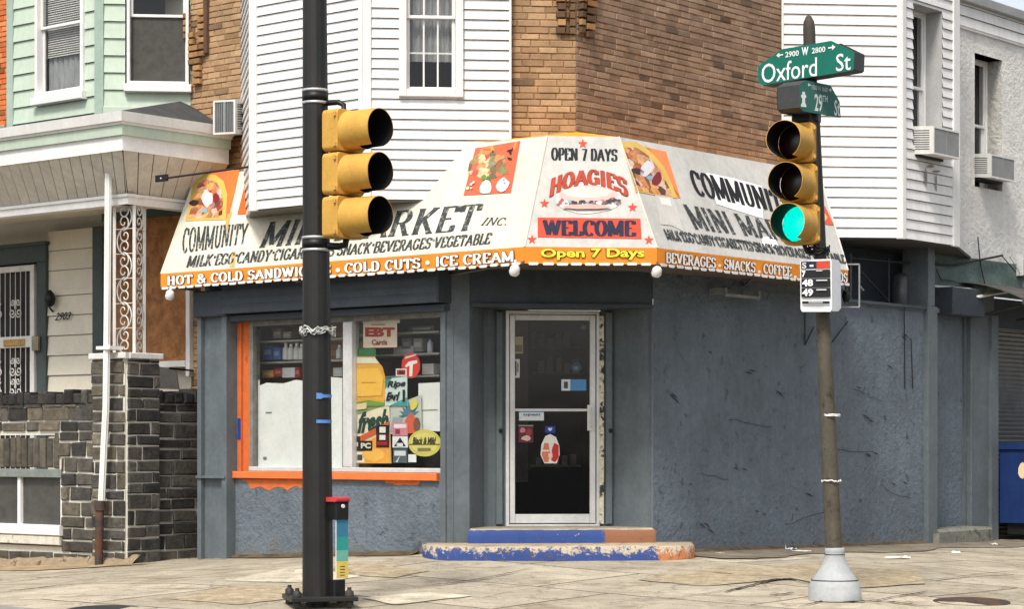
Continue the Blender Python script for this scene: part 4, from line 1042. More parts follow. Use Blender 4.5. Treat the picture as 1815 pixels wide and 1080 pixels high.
# ornate security door
dm = M('white_wrought_iron', (212, 210, 204), .5, .08, 6, .1, 60, streak=.1)
mb = MB(); zt_, zb_ = LU.z(35, 472), zfl + .02; sA, sB = LU.s(-30), LU.s(66)
mb.box(LU, sA, sA + .08, .0, .05, zb_, zt_, bev=.005); mb.box(LU, sB - .08, sB, .0, .05, zb_, zt_, bev=.005); mb.box(LU, sA, sB, .0, .048, zt_ - .07, zt_, bev=.005); mb.box(LU, sA, sB, .0, .048, LU.z(35, 617), LU.z(35, 597), bev=.005)
sd = mb.build('security_door', dm, house)
mb = MB(); mb.box(LU, sA, sB, -.09, -.02, zb_, zt_); mb.build('door_leaf', M('dark_door', (44, 42, 40), .6, .2, 6, .1), sd)
def spiral(c, ex, ez, r, turns, a0, flip=1, n=20):
    return [c + (ex * math.cos(R_(a0) + flip * 2 * math.pi * turns * i / n) + ez * math.sin(R_(a0) + flip * 2 * math.pi * turns * i / n)) * r * (1 - .82 * i / n) for i in range(n + 1)]
mb = MB(); ex = dL; ez = Vector((0, 0, 1)); zm = LU.z(35, 607)
for i in range(1, 9):
    s = sA + .08 + (sB - sA - .16) * i / 9; mb.tube([LU.w(s, .03, zb_), LU.w(s, .03, zt_ - .06)], .006, n=6)
for cx_ in (sA + (sB - sA) * .3, sA + (sB - sA) * .66):
    for zz in (zm - .35, zm - .6, zm + .35):
        for fx in (-1, 1):
            mb.tube(spiral(LU.w(cx_ + fx * .06, .045, zz), ex, ez, .06, 1.4, 0 if fx < 0 else 180, fx), .008, n=6); mb.tube(spiral(LU.w(cx_ + fx * .05, .045, zz + .13), ex, ez, .045, 1.3, 180 if fx < 0 else 0, -fx), .007, n=6)
        mb.tube([LU.w(cx_, .045, zz + .05), LU.w(cx_, .045, zz + .24)], [.016, .003], n=6)
mb.build('scrollwork', dm, sd)
mb = MB(); mb.pbox(LU, 55, 66, 622, 596, .05, .09, bev=.01); mb.build('lock_box', M('worn_brass', (150, 140, 120), .5, .2, 10, .1, metal=.5), sd)
mb = MB(); mb.pbox(LU, 5, 42, 614, 602, .05, .07, bev=.01); mb.build('mail_slot', M('brass', (190, 150, 90), .4, .2, 10, .1, metal=.5), sd)
mb = MB(); letters(mb, sans_polys('2903', .02, .3), quadmap(((101, 555), (129, 553), (127, 567), (99, 569))), LU.plane(.0), .02); mb.build('house_number', m_black, house)
# porch roof: fascia, cove soffit boards, shingles
def mit_(o, z): return Vector((PYd.x + (PL.nx + PR.nx) * o, PYd.y + (PL.ny + PR.ny) * o, z))
def outl(o, z, sL=-5.0, sR=PR.s(409, .38)): return [PL.w(sL, o, z), mit_(o, z), PR.w(sR, o, z)]
RO = .38; yz = lambda py: H + (HZ - py) / F * mit_(RO, 0).y
z_t, z_g, z_m, z_w = yz(198), yz(215), yz(238), yz(265)
mb = MB()
def band(mb, o0, z0, o1, z1, m=0):
    a, b = outl(o0, z0), outl(o1, z1)
    for i in range(2): mb.face([a[i], a[i + 1], b[i + 1], b[i]], m)
band(mb, RO + .05, z_g, RO + .07, z_t); band(mb, RO - .1, z_g - .004, RO + .05, z_g); band(mb, RO + .07, z_t, RO - .02, z_t + .01)
band(mb, RO + .02, z_g - .03, RO + .03, z_g); 
proof = mb.build('porch_roof', m_trim, house)
mb = MB(); band(mb, RO, z_m, RO + .01, z_g); band(mb, RO - .03, z_m, RO, z_m); mb.build('fascia_board', m_mint, proof)
mb = MB(); band(mb, RO - .03, z_w, RO - .03, z_m); e = PR.w(PR.s(409, .38), RO - .03, 0); e2 = PR.w(PR.s(409, .38), RO - .5, 0)
mb.face([Vector((e.x, e.y, z_w)), Vector((e2.x, e2.y, z_w - .2)), Vector((e2.x, e2.y, z_t)), Vector((e.x, e.y, z_t))]); mb.build('lower_fascia', m_trim, proof)
mb = MB(); zi = PL.z(224, 345); oi = -.02
def cove(mb, fr, s0, s1, mitre_at_end):
    n = int(abs(s1 - s0) / .16); 
    for i in range(n):
        a, b = s0 + (s1 - s0) * i / n, s0 + (s1 - s0) * (i + 1) / n
        k = RO - .03
        def P(s, o, z, end): 
            return fr.w(s, o, z)
        t0 = (a - s0) / (s1 - s0); t1 = (b - s0) / (s1 - s0)
        # fan out toward the mitred corner
        sa_o = a + (0 if mitre_at_end is None else 0); 
        ou = lambda t: s0 + (mo - s0) * t
        iu = lambda t: s0 + (s1 - s0) * t
        mo = s1 + (k if s1 >= s0 and mitre_at_end else -k if mitre_at_end else 0)
        g = .011; dz = .012
        A, B = ou(t0), ou(t1) - math.copysign(g, s1 - s0); A2, B2 = iu(t0), iu(t1) - math.copysign(g, s1 - s0)
        mb.face([fr.w(A, k, z_w + .012), fr.w(B, k, z_w + .012 + dz), fr.w(B2, oi, zi + dz), fr.w(A2, oi, zi)], 0)
        mb.face([fr.w(B, k, z_w + .03), fr.w(B + math.copysign(g, s1 - s0), k, z_w + .03), fr.w(B2 + math.copysign(g, s1 - s0), oi, zi + .02), fr.w(B2, oi, zi + .02)], 1)
cove(mb, PL, -5.0, 0.0, True)
PRm = PR
cove(mb, PR, PR.s(409, .38), 0.0, True)
mb.build('soffit', [M('cream_soffit', (206, 200, 188), .65, .12, 2, .08, 40, streak=.1), m_dark], proof)
mb = MB(); bm_ = outl(.0, zi - .01); 
for a, b, f, s0, s1 in ((0, 1, PL, -5, .02), (1, 2, PR, .0, PR.s(360))):
    mb.box(f, s0, s1, -.14, .0, zi - .1, zi - .0, bev=.004); mb.box(f, s0, s1 + (.02 if f is PL else 0), -.1, .02, zi - .02, zi + .01)
mb.build('beam', m_trim, proof)
mb = MB(); mb.face([PL.w(-5, -.1, zi + .02), mit_(-.1, zi + .02), PR.w(PR.s(409, .38), -.1, zi + .02), LU.w(LU.s(345), 0, zi + .02), LU.w(LU.s(-200), 0, zi + .02)]); mb.build('ceiling', MATS['cream_siding'], proof)
mb = MB(); zw = LU.z(340, 176)
mb.face([PL.w(-5, RO - .02, z_t + .01), mit_(RO - .02, z_t + .01), LU.w(LU.s(325), 0, zw), LU.w(LU.s(-200), 0, zw)]); mb.face([mit_(RO - .02, z_t + .01), PR.w(PR.s(409, .38), RO - .02, z_t + .01), LU.w(LU.s(408), 0, z_t), LU.w(LU.s(325), 0, zw)])
mb.build('shingles', M('dark_shingle', (70, 70, 70), .9, .2, 6, .6, 60), proof)
mb = MB(); mb.box(LU, LU.s(-200), LU.s(345), 0.0, .75, -.4, zfl); mb.build('porch_floor', m_conc, house)

# ---- dark stone porch wall with pier
stone = ((92, 86, 76), (78, 74, 68), (104, 96, 82), (66, 63, 60), (84, 80, 74)); stone_d = ((74, 72, 68), (62, 60, 58), (84, 80, 74), (54, 53, 52))  # stone_d has the side faces' shade in its colour; also serves the coping
m_st = M('rock_faced_stone', (80, 76, 70), .9, .3, 9, .9, 26, attr=True, bdist=.02); m_stm = M('white_pointing', (204, 200, 188), .9, .1, 20, .4, 60)
pw = thing('porch_wall', 'dark rough stone porch wall with white mortar joints and a corner pier', 'wall', PL.w(0, 0, -.2))
ztop = PL.z(224, 636); zwt = PL.z(120, 702, -.03); zws = PR.z(320, 700, -.03)
def stonew(mb, fr, s0, s1, z0, z1, o, cols, holes=()):
    bricks(mb, fr, s0, s1, z0, z1, o - .012, bl=.34, bh=.138, j=.02, cols=cols, holes=holes, var=.18, dep=.022, mcol=(205, 200, 188), jit=.008, ragged=.75)
mb = MB()
sp0, sp1 = PL.s(167), PR.s(280)
stonew(mb, PL, sp0, -.001, -.5, ztop, .03, stone); stonew(mb, PR, .001, sp1, -.5, ztop, .03, stone_d)
mb.box(PL, sp0, -.002, -.2, .016, -.5, ztop, 1, rgb((120, 116, 108))); mb.box(PR, .002, sp1, -.2, .016, -.5, ztop, 1, rgb((120, 116, 108)))
mb.build('pier', [m_st, m_stm], pw)
mb = MB(); sb_ = PL.s(109, -.03); bh_ = (PL.s(-90, -.03), sb_, PL.z(60, 968, -.03), PL.z(60, 832, -.03))
arc_h = PL.z(60, 772, -.03)
stonew(mb, PL, PL.s(-120), sp0, -.5, zwt - .1, -.03, stone, [bh_, (bh_[0], PL.s(96, -.03), bh_[3] - .01, arc_h)])
x = bh_[0]
while x < PL.s(98, -.03):                                  # upright stones over the cellar window
    w_ = random.uniform(.085, .12); k_ = random.uniform(.85, 1.15); c = rgb(tuple(v * k_ for v in random.choice(stone)))
    mb.box(PL, x + .008, x + w_ - .008, -.035, -.015 + random.uniform(-.005, .008), bh_[3] + .012 + random.uniform(0, .01), arc_h - .01 + random.uniform(-.03, .0), 0, c, .01); x += w_
mb.build('street_face', [m_st, m_stm], pw)
mb = MB(); stonew(mb, PR, sp1, PR.s(358, -.03), -.5, zws - .1, -.03, stone_d)
mb.box(PR, sp1, PR.s(358, -.03), -.3, -.05, -.5, zws - .11, 1, rgb((120, 116, 108)))
mb.build('side_face', [m_st, m_stm], pw)
mb = MB()
def coping(fr, s0, s1, zc, cols):
    x = s0
    while x < s1 - .05:
        w_ = random.uniform(.1, .16); k_ = random.uniform(.7, 1.0); c = rgb(tuple(v * k_ for v in random.choice(cols))); w_ = min(w_, s1 - x)
        h = .14 + random.uniform(-.025, .03)
        mb.box(fr, x + .004, x + w_ - .006, -.26, -.005 + random.uniform(-.01, .01), zc - .1, zc - .1 + h, 0, c, .022); x += w_
coping(PL, PL.s(-120), sp0, zwt, stone_d); coping(PR, sp1, PR.s(356, -.03), zws, stone_d)
mb.build('coping', m_st, pw)
mb = MB(); mb.box(PL, sp0 - .03, .05, -.42, .06, ztop, ztop + .065, bev=.008); mb.box(PR, .0, sp1 + .03, -.42, .061, ztop, ztop + .064, bev=.008); mb.build('cap_stone', M('white_painted_stone', (212, 210, 204), .8, .12, 6, .4, 50), pw)
for k in (0,):
    mb = MB(); z0, z1 = PL.z(60, 932, -.03), PL.z(60, 845, -.03); mb.box(PL, bh_[0], sb_ - .002, -.12, -.09, z0, z1, 0)
    mb.box(PL, PL.s(31, -.05), PL.s(36, -.05), -.09, -.05, z0, z1, 1); mb.box(PL, bh_[0], sb_, -.12, -.02, PL.z(60, 847, -.03), bh_[3], 2, bev=.006); mb.box(PL, sb_ - .03, sb_ + .0, -.12, -.04, z0, z1, 1)
    mb.box(PL, bh_[0], sb_ + .03, -.12, .03, PL.z(60, 949, .03), PL.z(60, 931, .03), 1, bev=.008); mb.box(PL, bh_[0], sb_ + .01, -.12, .015, PL.z(60, 966, .02), PL.z(60, 950, .02), 3, bev=.008)
    mb.build('cellar_window', [M('dirty_cellar_glass', (76, 74, 70), .35, .25, 5, .05, 30, spec=.5), m_trim, M('weathered_board', (120, 128, 122), .8, .15, 6, .3), M('peeling_sill', (206, 200, 186), .85, .15, 12, .4, 40, second=(130, 118, 100), secamt=.4)], pw)
mb = MB(); rows_ = []
for o_, z_ in ((.02, .09), (.1, .05), (.17, -.03)):
    rows_.append([PL.w(-4 + 4.2 * k / 40, o_ + random.uniform(-.02, .02) - .05 * (k > 36), gz(*PL.w(-4 + 4.2 * k / 40, o_, 0)[:2]) + z_ + random.uniform(-.015, .015)) for k in range(41)])
mb.grid(rows_, smooth=False); mb.build('footing', M('crumbling_footing', (150, 132, 106), .95, .2, 6, .9, 30, second=(90, 76, 60), secamt=.4, bdist=.02), pw)

# ---- wrought-iron trellis post on the pier
tr = thing('trellis_post', 'white wrought iron scroll post holding up the porch roof corner', 'post', PL.w(-.1, -.1, ztop + .07))
z0, z1 = ztop + .066, zi - .08
pc = [PL.w(PL.s(203, -.1), -.1, 0), PL.w(-.06, -.1, 0) + Vector((.05, -.02, 0)), PR.w(PR.s(256, -.1), -.1, 0)]
for p in pc:
    mb = MB(); mb.prism([Vector((p.x - .016, p.y - .016, z0)), Vector((p.x + .016, p.y - .016, z0)), Vector((p.x + .016, p.y + .016, z0)), Vector((p.x - .016, p.y + .016, z0))], Vector((0, 0, z1 - z0))); mb.build('upright', dm, tr)
for a, b in ((pc[0], pc[1]), (pc[1], pc[2])):
    mb = MB(); ex = (b - a); wd = ex.length; ex.normalize(); n_ = 6; hh = (z1 - z0) / n_
    for k in range(n_):
        cz = z0 + hh * (k + .5); mid = (a + b) / 2; fl_ = 1 if k % 2 else -1
        path = []
        for i in range(25):                                # S scroll
            t = i / 24; 
        r = min(wd * .42, hh * .3)
        up_c = Vector((mid.x, mid.y, cz + hh * .23)) + ex * fl_ * -wd * .04; lo_c = Vector((mid.x, mid.y, cz - hh * .23)) + ex * fl_ * -wd * .04
        s1_ = spiral(up_c, ex, ez, wd * .30, 1.25, 90, -fl_, 16)[::-1]; s2_ = spiral(lo_c, ex, ez, wd * .30, 1.25, 270, fl_, 16)
        big = [Vector((mid.x, mid.y, cz)) + ex * (fl_ * wd * .36 * math.cos(R_(q))) + ez * (hh * .5 * math.sin(R_(q))) for q in range(80, -81, -16)]
        mb.tube(s1_ + big + s2_, .0075, n=6)
    for k in range(n_ + 1): mb.tube([a + ez * 0 + Vector((0, 0, z0 + hh * k)), b + Vector((0, 0, z0 + hh * k))], .005, n=6)
    mb.build('scroll_panel', dm, tr)
# ---- downspout
ds = thing('downspout', 'white ribbed downspout with a rusty iron boot beside the stone pier', 'downspout', PL.w(PL.s(176, .12), .12, -.15))
mb = MB(); yo = .14
P_ = lambda px, py: Vector((*PL.w(PL.s(px, yo), yo, 0)[:2], PL.z(px, py, yo)))
def ribbed(pts, r):
    rows = []
    for p in pts: rows.append([p + (Vector((L.dx, L.dy, 0)) * math.cos(t) + Vector((L.nx, L.ny, 0)) * math.sin(t)) * r * (1 + (.12 if k % 2 else -.06)) for k, t in ((k, 2 * math.pi * k / 16) for k in range(16))])
    return rows
mb.grid(ribbed([P_(192, 306), P_(190, 560), P_(188, 720), P_(184, 800), P_(180, 888)], .034), 0, True, False)
mb.tube([P_(192, 312), P_(191, 300) + Vector((0, .06, .03)), P_(190, 296) + Vector((.02, .2, .06))], .033)
mb.build('pipe', m_trim, ds)
mb = MB(); mb.tube([P_(175, 1006), P_(177, 900)], .045, n=14); mb.tube([P_(177, 905), P_(177, 889)], .06, n=14); mb.build('boot', m_rust, ds)
mb = MB(); mb.box(PL, PL.s(176, yo), PL.s(200, yo), .0, .185, P_(188, 620).z, P_(188, 614).z); mb.build('strap', m_trim, ds)

# ---- neighbour at far left
nb = thing('brick_house', 'orange brick house at the left edge of the photograph', 'house', LU.w(LU.s(-60), -.1, 0))
mb = MB(); bricks(mb, LU, LU.s(-150), LU.s(23), LU.z(10, 240), TOP, -.01, cols=((208, 118, 66), (196, 106, 58), (216, 130, 78)), mcol=(120, 60, 34), jit=.003, ragged=.2); mb.build('brick_wall', [m_brick, m_mortar], nb)
mb = MB(); mb.box(LU, LU.s(-150), LU.s(26), .0, .16, LU.z(10, 250), LU.z(10, 226), bev=.01); mb.build('ledge', m_conc, nb)

# ---- wreath-like porch lamp and leaning boards
pl_ = thing('porch_lamp', 'dark round porch lamp mounted on the cream siding beside the security door', 'lamp', LU.w(LU.s(88, .08), .08, LU.z(88, 532)))
mb = MB(); c_ = LU.w(LU.s(88, .08), .08, LU.z(88, 532)); mb.lathe(c_ + Vector((0, 0, -.09)), [(.02, 0), (.055, .03), (.07, .1), (.05, .16), (.015, .2)], n=12); mb.build('lantern', m_black, pl_)
mb = MB(); mb.tube([c_ + Vector((0, .0, -.1)), c_ + Vector((.02, .09, -.14))], .012); mb.build('bracket', m_black, pl_)
mb = MB(); b0 = PR.w(sp1 + .1, -.5, 1.1)
mb.prism([PR.w(PR.s(279, -.4), -.4, PR.z(300, 690, -.4)), PR.w(PR.s(316, -.4), -.4, PR.z(300, 690, -.4)), PR.w(PR.s(314, -.4), -.43, PR.z(300, 655, -.4)), PR.w(PR.s(279, -.4), -.43, PR.z(300, 650, -.4))], Vector((.01, .03, 0)))
tag(mb.build('leaning_board', M('grey_board', (140, 140, 138), .8, .15, 5, .2)), 'grey board leaning inside the porch just above the side wall', 'board')
mb = MB(); mb.prism([PR.w(PR.s(300, -.3), -.3, PR.z(320, 652, -.3)), PR.w(PR.s(337, -.3), -.3, PR.z(320, 655, -.3)), PR.w(PR.s(337, -.3), -.3, PR.z(320, 658, -.3)), PR.w(PR.s(300, -.3), -.3, PR.z(320, 656, -.3))], Vector((.03, .1, 0)))
tag(mb.build('plank', m_black), 'thin black plank lying across the porch side wall top', 'plank')
# ---- black arm sticking out over the awning end
arm = thing('mounting_arm', 'thin black mounting arm with a square plate over the awning left end', 'bracket', at(440, 23.2, 296))
mb = MB(); mb.tube([at(446, 22.6, 295), at(293, 22.4, 316)], .011, n=6); mb.tube([at(446, 22.6, 295), at(447, 22.6, 372)], .008, n=6); mb.build('rod', m_black, arm)
mb = MB(); mb.box(PL, PL.s(275, .3), PL.s(296, .3), .28, .3, PL.z(284, 322, .3), PL.z(284, 310, .3)); mb.build('plate', m_black, arm)
mb = MB(); mb.lathe(at(285, 22.2, 316), [(.009, 0), (.006, .01)], (0, -1, 0), n=8); mb.build('bolt', m_white, arm)
# ================================================================== REAR BUILDING ON THE SIDE STREET
RR = R.off(-.3)
rear = thing('rear_building', 'white rough stucco building with grey ground floor at the right edge', 'building', RR.w(RR.s(1760), 0, -.1))
r0, r1 = RR.s(1640), RR.s(1815) + 4
zsid0, zroof_ = RR.z(1697, 44), RR.z(1815, 24)
zband = RR.z(1700, 455); zlow = RR.z(1700, 520)
hx = hole(RR, 1727, 1776, 100, 335, 0)
mb = MB()
def plain_wall(mb, fr, s0, s1, z0, z1, o, holes, n=.25, amp=.0, m=0):
    cz = sorted({z0, z1} | {h for q in holes for h in q[2:4]})
    for a, b in zip(cz, cz[1:]):
        for p, q in pieces(s0, s1, [(h[0], h[1]) for h in holes if h[2] < (a + b) / 2 < h[3]]):
            mb.box(fr, p, q, o - .2, o, a, b, m)
plain_wall(mb, RR, r0, r1, zband, zsid0, 0, [hx])
w_ = mb.build('stucco_wall', m_stucco, rear)
mb = MB(); siding(mb, RR, r0, r1, zsid0, zroof_ - .12, 0.02, .13, .02); mb.box(RR, r0, r1, -.2, .03, zsid0 - .03, zsid0 + .0); mb.build('siding_band', m_white, rear)
mb = MB(); mb.box(RR, r0, r1, -.4, .1, zroof_ - .12, zroof_, bev=.01); mb.box(RR, r0, r1, -7, -.4, zroof_ - .3, zroof_ - .1); mb.build('cornice', M('grey_flashing', (150, 150, 150), .6, .1, 3, .1), rear)
mb = MB(); wavy_wall(mb, RR, r0, r1, zlow, zband, .01, 40, .01); mb.build('green_band', M('flaking_green_paint', (96, 112, 106), .85, .2, 3, .8, 24, second=(160, 160, 152), secamt=.36, secscale=2.2, bdist=.02), rear)
window(rear, RR, 1727, 1776, 100, 335, 0, recess=.2, rail=218, trim=.03, reveal=m_stucco)
s1655, s1710, s1750 = RR.s(1655), RR.s(1710), RR.s(1751)
mb = MB(); wavy_wall(mb, RR, r0, s1710, -.5, zlow, .0, 10, .006); mb.build('lower_wall', m_greywall, rear)
mb = MB(); mb.box(RR, s1710, s1750, -.2, .09, -.5, zlow, bev=.01); mb.box(RR, s1710 - .06, s1710 - .0, -.2, .03, -.5, zlow); mb.box(RR, RR.s(1741), s1750 + .03, -.2, .13, -.5, RR.z(1745, 560)); mb.build('pilaster', m_greypaint, rear)
mb = MB(); mb.box(RR, s1750, r1, -.3, -.1, RR.z(1790, 585), zlow); mb.box(RR, s1750, r1, -.35, -.32, -.5, zlow); mb.build('upper_wall', m_greydark, rear)
mb = MB(); zz = -.4; k = 0; zsh = RR.z(1790, 585)
while zz < zsh:
    mb.face([RR.w(s1750 + .03, -.12, zz), RR.w(r1, -.12, zz), RR.w(r1, -.095, zz + .035), RR.w(s1750 + .03, -.095, zz + .035)])
    mb.face([RR.w(s1750 + .03, -.095, zz + .035), RR.w(r1, -.095, zz + .035), RR.w(r1, -.12, zz + .055), RR.w(s1750 + .03, -.12, zz + .055)]); zz += .055
mb.build('roller_shutter', M('shutter_slats', (116, 118, 118), .5, .15, 5, .1, 60, metal=.3, streak=.2), rear)
mb = MB()                                                  # small boxed hood and ribbed canopy
mb.prism([RR.w(RR.s(1655), .0, RR.z(1690, 512)), RR.w(RR.s(1715), .0, RR.z(1700, 512)), RR.w(RR.s(1752), .28, RR.z(1740, 520)), RR.w(RR.s(1700), .28, RR.z(1700, 530))], Vector((0, 0, .02)), 0)
mb.box(RR, RR.s(1655), RR.s(1712), 0, .26, RR.z(1690, 562), RR.z(1690, 514), 1, bev=.01)
mb.build('box_hood', [m_trim, m_greydark], rear)
cn = MB(); cz0 = RR.z(1760, 522); n = 26; rows = []
for j in range(7):
    t = j / 6; rows.append([RR.w(RR.s(1700) + (r1 - RR.s(1700)) * i / n, .95 * t - .1, cz0 + .1 - .24 * t * t + .016 * math.sin(i * 2.1) ) for i in range(n + 1)])
cn.grid(rows); cn.box(RR, RR.s(1700) + .0, r1, .84, .88, cz0 - .2, cz0 - .12)
for i in range(4): cn.tube([RR.w(RR.s(1730) + i * 1.1, 0, cz0 - .3), RR.w(RR.s(1730) + i * 1.1, .85, cz0 - .14)], .015)
cn.build('canopy', M('old_corrugated_sheet', (84, 80, 74), .7, .25, 5, .3, 40, metal=.2), rear)
mb = MB(); mb.box(RR, RR.s(1800), RR.s(1813), .01, .1, RR.z(1806, 490), RR.z(1806, 460), bev=.01); mb.tube([RR.w(RR.s(1776), .1, RR.z(1776, 455)), RR.w(RR.s(1800), .06, RR.z(1800, 484))], .006); mb.build('junction_box', m_alu, rear)
mb = MB()
for pts in (((1655, 468), (1690, 470), (1730, 462), (1777, 453)), ((1733, 420), (1738, 470), (1748, 514)), ((1660, 478), (1668, 496), (1690, 498), (1706, 506)), ((1777, 455), (1800, 482))):
    mb.tube([RR.w(RR.s(x, .05), .05, RR.z(x, y, .05)) for x, y in pts], .007 if pts[0][0] != 1655 else .013, n=6)
mb.build('cable', m_black, rear)

mb = MB(); q0_, q1_ = R.s(1646), R.s(1752); zz0, zz1 = R.z(1700, 965), R.z(1700, 940)
mb.box(R, q0_, q1_ - .1, -.35, .12, -.4, R.z(1700, 938, .12), bev=.03)
stoop = tag(mb.build('stoop', M('mossy_concrete', (128, 126, 116), .9, .25, 6, .7, 40, second=(84, 86, 78), secamt=.45)), 'low rough concrete stoop against the grey wall at the far right', 'doorstep')

# equipment on the low roof under the right bay
eq = thing('equipment_rack', 'dark metal rack standing on the low roof ledge under the right bay', 'rack', R.w((rk + rs) / 2, -.3, zroof))
m_steel = M('dark_steel', (62, 62, 62), .6, .2, 6, .2, 60, metal=.4)
for sx in (R.s(1508, -.2), R.s(1575, -.2), R.s(1636, -.2)):
    mb = MB(); mb.tube([R.w(sx, -.2, zroof), R.w(sx, -.2, zroof + .55)], .014); mb.build('post', m_steel, eq)
mb = MB(); mb.tube([R.w(R.s(1508, -.2), -.2, zroof + .5), R.w(R.s(1636, -.2), -.2, zroof + .53)], .012); mb.tube([R.w(R.s(1520, -.2), -.2, zroof + .4), R.w(R.s(1575, -.2), -.2, zroof + .05)], .012); mb.build('rail', m_steel, eq)
for px, r, h, lab in ((1598, .13, .36, 'squat grey tank under the right bay, left of the slim cylinder'), (1626, .09, .4, 'slim dark gas cylinder under the right bay beside the corner post')):
    t = thing('gas_tank', lab, 'tank', R.w(R.s(px, -.35), -.35, zroof), 'tanks on the low roof')
    mb = MB(); mb.lathe(R.w(R.s(px, -.35), -.35, zroof), [(r * .9, 0), (r, .03), (r, h), (r * .8, h + .05), (r * .35, h + .07)], n=20); mb.build('body', M('tank_paint', (96, 98, 100), .4, .2, 5, .1, 40, metal=.4), t)
    mb = MB(); mb.lathe(R.w(R.s(px, -.35), -.35, zroof + h + .06), [(.02, 0), (.02, .06), (.035, .065), (.035, .09)], n=10); mb.build('valve', m_steel, t)
# square frame on the wall and small bracket
fr_ = thing('wall_frame', 'square grey metal frame with a small lamp hanging behind the awning right end', 'frame', R.w(R.s(1503, .25), .25, R.z(1503, 545, .25)))
mb = MB(); a, b, c, d = (1482, 469), (1523, 469), (1523, 545), (1482, 545); pl = (R.w(R.s(1503, .3), .3, 2.9), Vector((C.nx, C.ny, 0)))
for p, q in ((a, b), (b, c), (c, d), (d, a)): mb.tube([hit(*p, pl), hit(*q, pl)], .012, n=4)
mb.tube([hit(1523, 507, pl), R.w(R.s(1530), 0, 2.8)], .012); mb.build('square_frame', M('galvanised', (142, 146, 146), .6, .15, 6, .1), fr_)
mb = MB(); mb.lathe(hit(1500, 535, pl), [(.03, 0), (.05, .06), (.04, .1), (.01, .14)], n=12); mb.build('lamp', m_black, fr_)
mb = MB(); mb.box(R, R.s(1286, .2), R.s(1347, .2), .18, .2, R.z(1316, 528, .2), R.z(1316, 523, .2)); mb.box(R, R.s(1286, .2), R.s(1289, .2), .0, .2, R.z(1316, 524, .2), R.z(1316, 513, .2)); mb.box(R, R.s(1345, .2), R.s(1348, .2), .0, .2, R.z(1316, 524, .2), R.z(1316, 513, .2))
tag(mb.build('wall_bracket', MATS['galvanised']), 'flat grey metal bracket on the wall under the awning, between door and pole', 'bracket')

# dumpster
dp = thing('dumpster', 'blue dumpster with black lid beside the roller shutter at the right edge', 'dumpster', RR.w(RR.s(1830, .6), .6, -.1))
m_blue = M('blue_dumpster', (26, 50, 100), .5, .15, 3, .15, 50, streak=.2)
k0 = RR.s(1772, .12); zb0, zb1 = RR.z(1790, 928, .3), RR.z(1790, 797, .3)
mb = MB(); mb.box(RR, k0, k0 + 1.9, .12, .95, zb0, zb1, bev=.02)
for i in range(5): mb.box(RR, k0 + .3 + i * .35, k0 + .36 + i * .35, .95, .98, zb0 + .05, zb1 - .05)
mb.build('body', m_blue, dp)
mb = MB(); mb.box(RR, k0 - .03, k0 + 1.95, .1, 1.0, zb1, RR.z(1790, 785, .3), bev=.02); mb.build('lid', m_blue, dp)
mb = MB(); mb.box(RR, k0 + .05, k0 + 1.8, .2, .9, RR.z(1790, 948, .3), zb0); mb.build('base', m_black, dp)
for sx in (k0 + .18, k0 + 1.6):
    mb = MB(); mb.lathe(RR.w(sx, .86, gz(*RR.w(sx, .8, 0)[:2]) + .07), [(.07, 0), (.075, .02), (.07, .05)], (RR.nx, RR.ny, 0), n=16); mb.build('wheel', m_steel, dp)
mb = MB(); fpoly(mb, blob(1812, 835, 7, 14, 9, .15), (RR.w(k0, .5, 0), Vector((-RR.dx, -RR.dy, 0))), .004); mb.build('worn_sticker', ink((226, 204, 160)), dp)

# ================================================================== AIR CONDITIONERS
m_ac = M('ac_white_case', (216, 214, 208), .5, .08, 4, .06, 50, streak=.15); m_grille = M('ac_dark_fins', (92, 94, 94), .6, .15, 8, .1)
def aircon(fr, s0, s1, o0, o1, z0, z1, label, tilt=.03, group='window air conditioners'):
    t = thing('air_conditioner', label, 'air conditioner', fr.w((s0 + s1) / 2, (o0 + o1) / 2, z0), group)
    mb = MB(); W = lambda s, o, z: fr.w(s, o, z - tilt * (o - o0) / (o1 - o0))
    def bx(a, b, c, d, e, f, m=0):
        P = [W(a, c, e), W(b, c, e), W(b, d, e), W(a, d, e), W(a, c, f), W(b, c, f), W(b, d, f), W(a, d, f)]
        for q in ((0, 3, 2, 1), (4, 5, 6, 7), (0, 1, 5, 4), (1, 2, 6, 5), (2, 3, 7, 6), (3, 0, 4, 7)): mb.face([P[i] for i in q], m)
    bx(s0, s1, o0, o1, z0, z1)
    e = .02
    for a, b, c, d in ((s0, s1, z0, z0 + e), (s0, s1, z1 - e, z1), (s0, s0 + e, z0 + e, z1 - e), (s1 - e, s1, z0 + e, z1 - e)): bx(a, b, o1, o1 + .014, c, d)
    mb.build('case', m_ac, t)
    mb = MB(); bx(s0 + e, s1 - e, o1 + .001, o1 + .003, z0 + e, z1 - e); mb.build('coil', m_grille, t)
    mb = MB(); x = s0 + e + .012
    while x < s1 - e: bx(x, x + .005, o1 + .003, o1 + .012, z0 + e, z1 - e); x += .022
    bx((s0 + s1) / 2 - .01, (s0 + s1) / 2 + .01, o1 + .003, o1 + .014, z0 + e, z1 - e); mb.build('grille', M('grille_bars', (138, 140, 140), .5, .08, 6, 0), t)
    for ss in (s0 - .002, s1 + .001):                       # side louvres
        mb = MB(); z = z0 + .05
        while z < z1 - .04: bx(ss, ss + .003, o0 + (o1 - o0) * .35, o1 - .04, z, z + .012); z += .026
        mb.build('side_louvre', m_grille, t)
    mb = MB(); bx(s0 + .02, s1 - .02, o0 - .02, o0 + .2, z0 - .03, z0 - .002); mb.build('support', m_steel, t)
    return t
zA0 = RF.z(1640, 268, .25); zA1 = RF.z(1640, 218, .25)
aircon(RF, hw2[0] + .03, hw2[1] - .03, -.15, .24, zA0 + .02, zA1 + .02, 'white air conditioner in the tall window of the right bay')
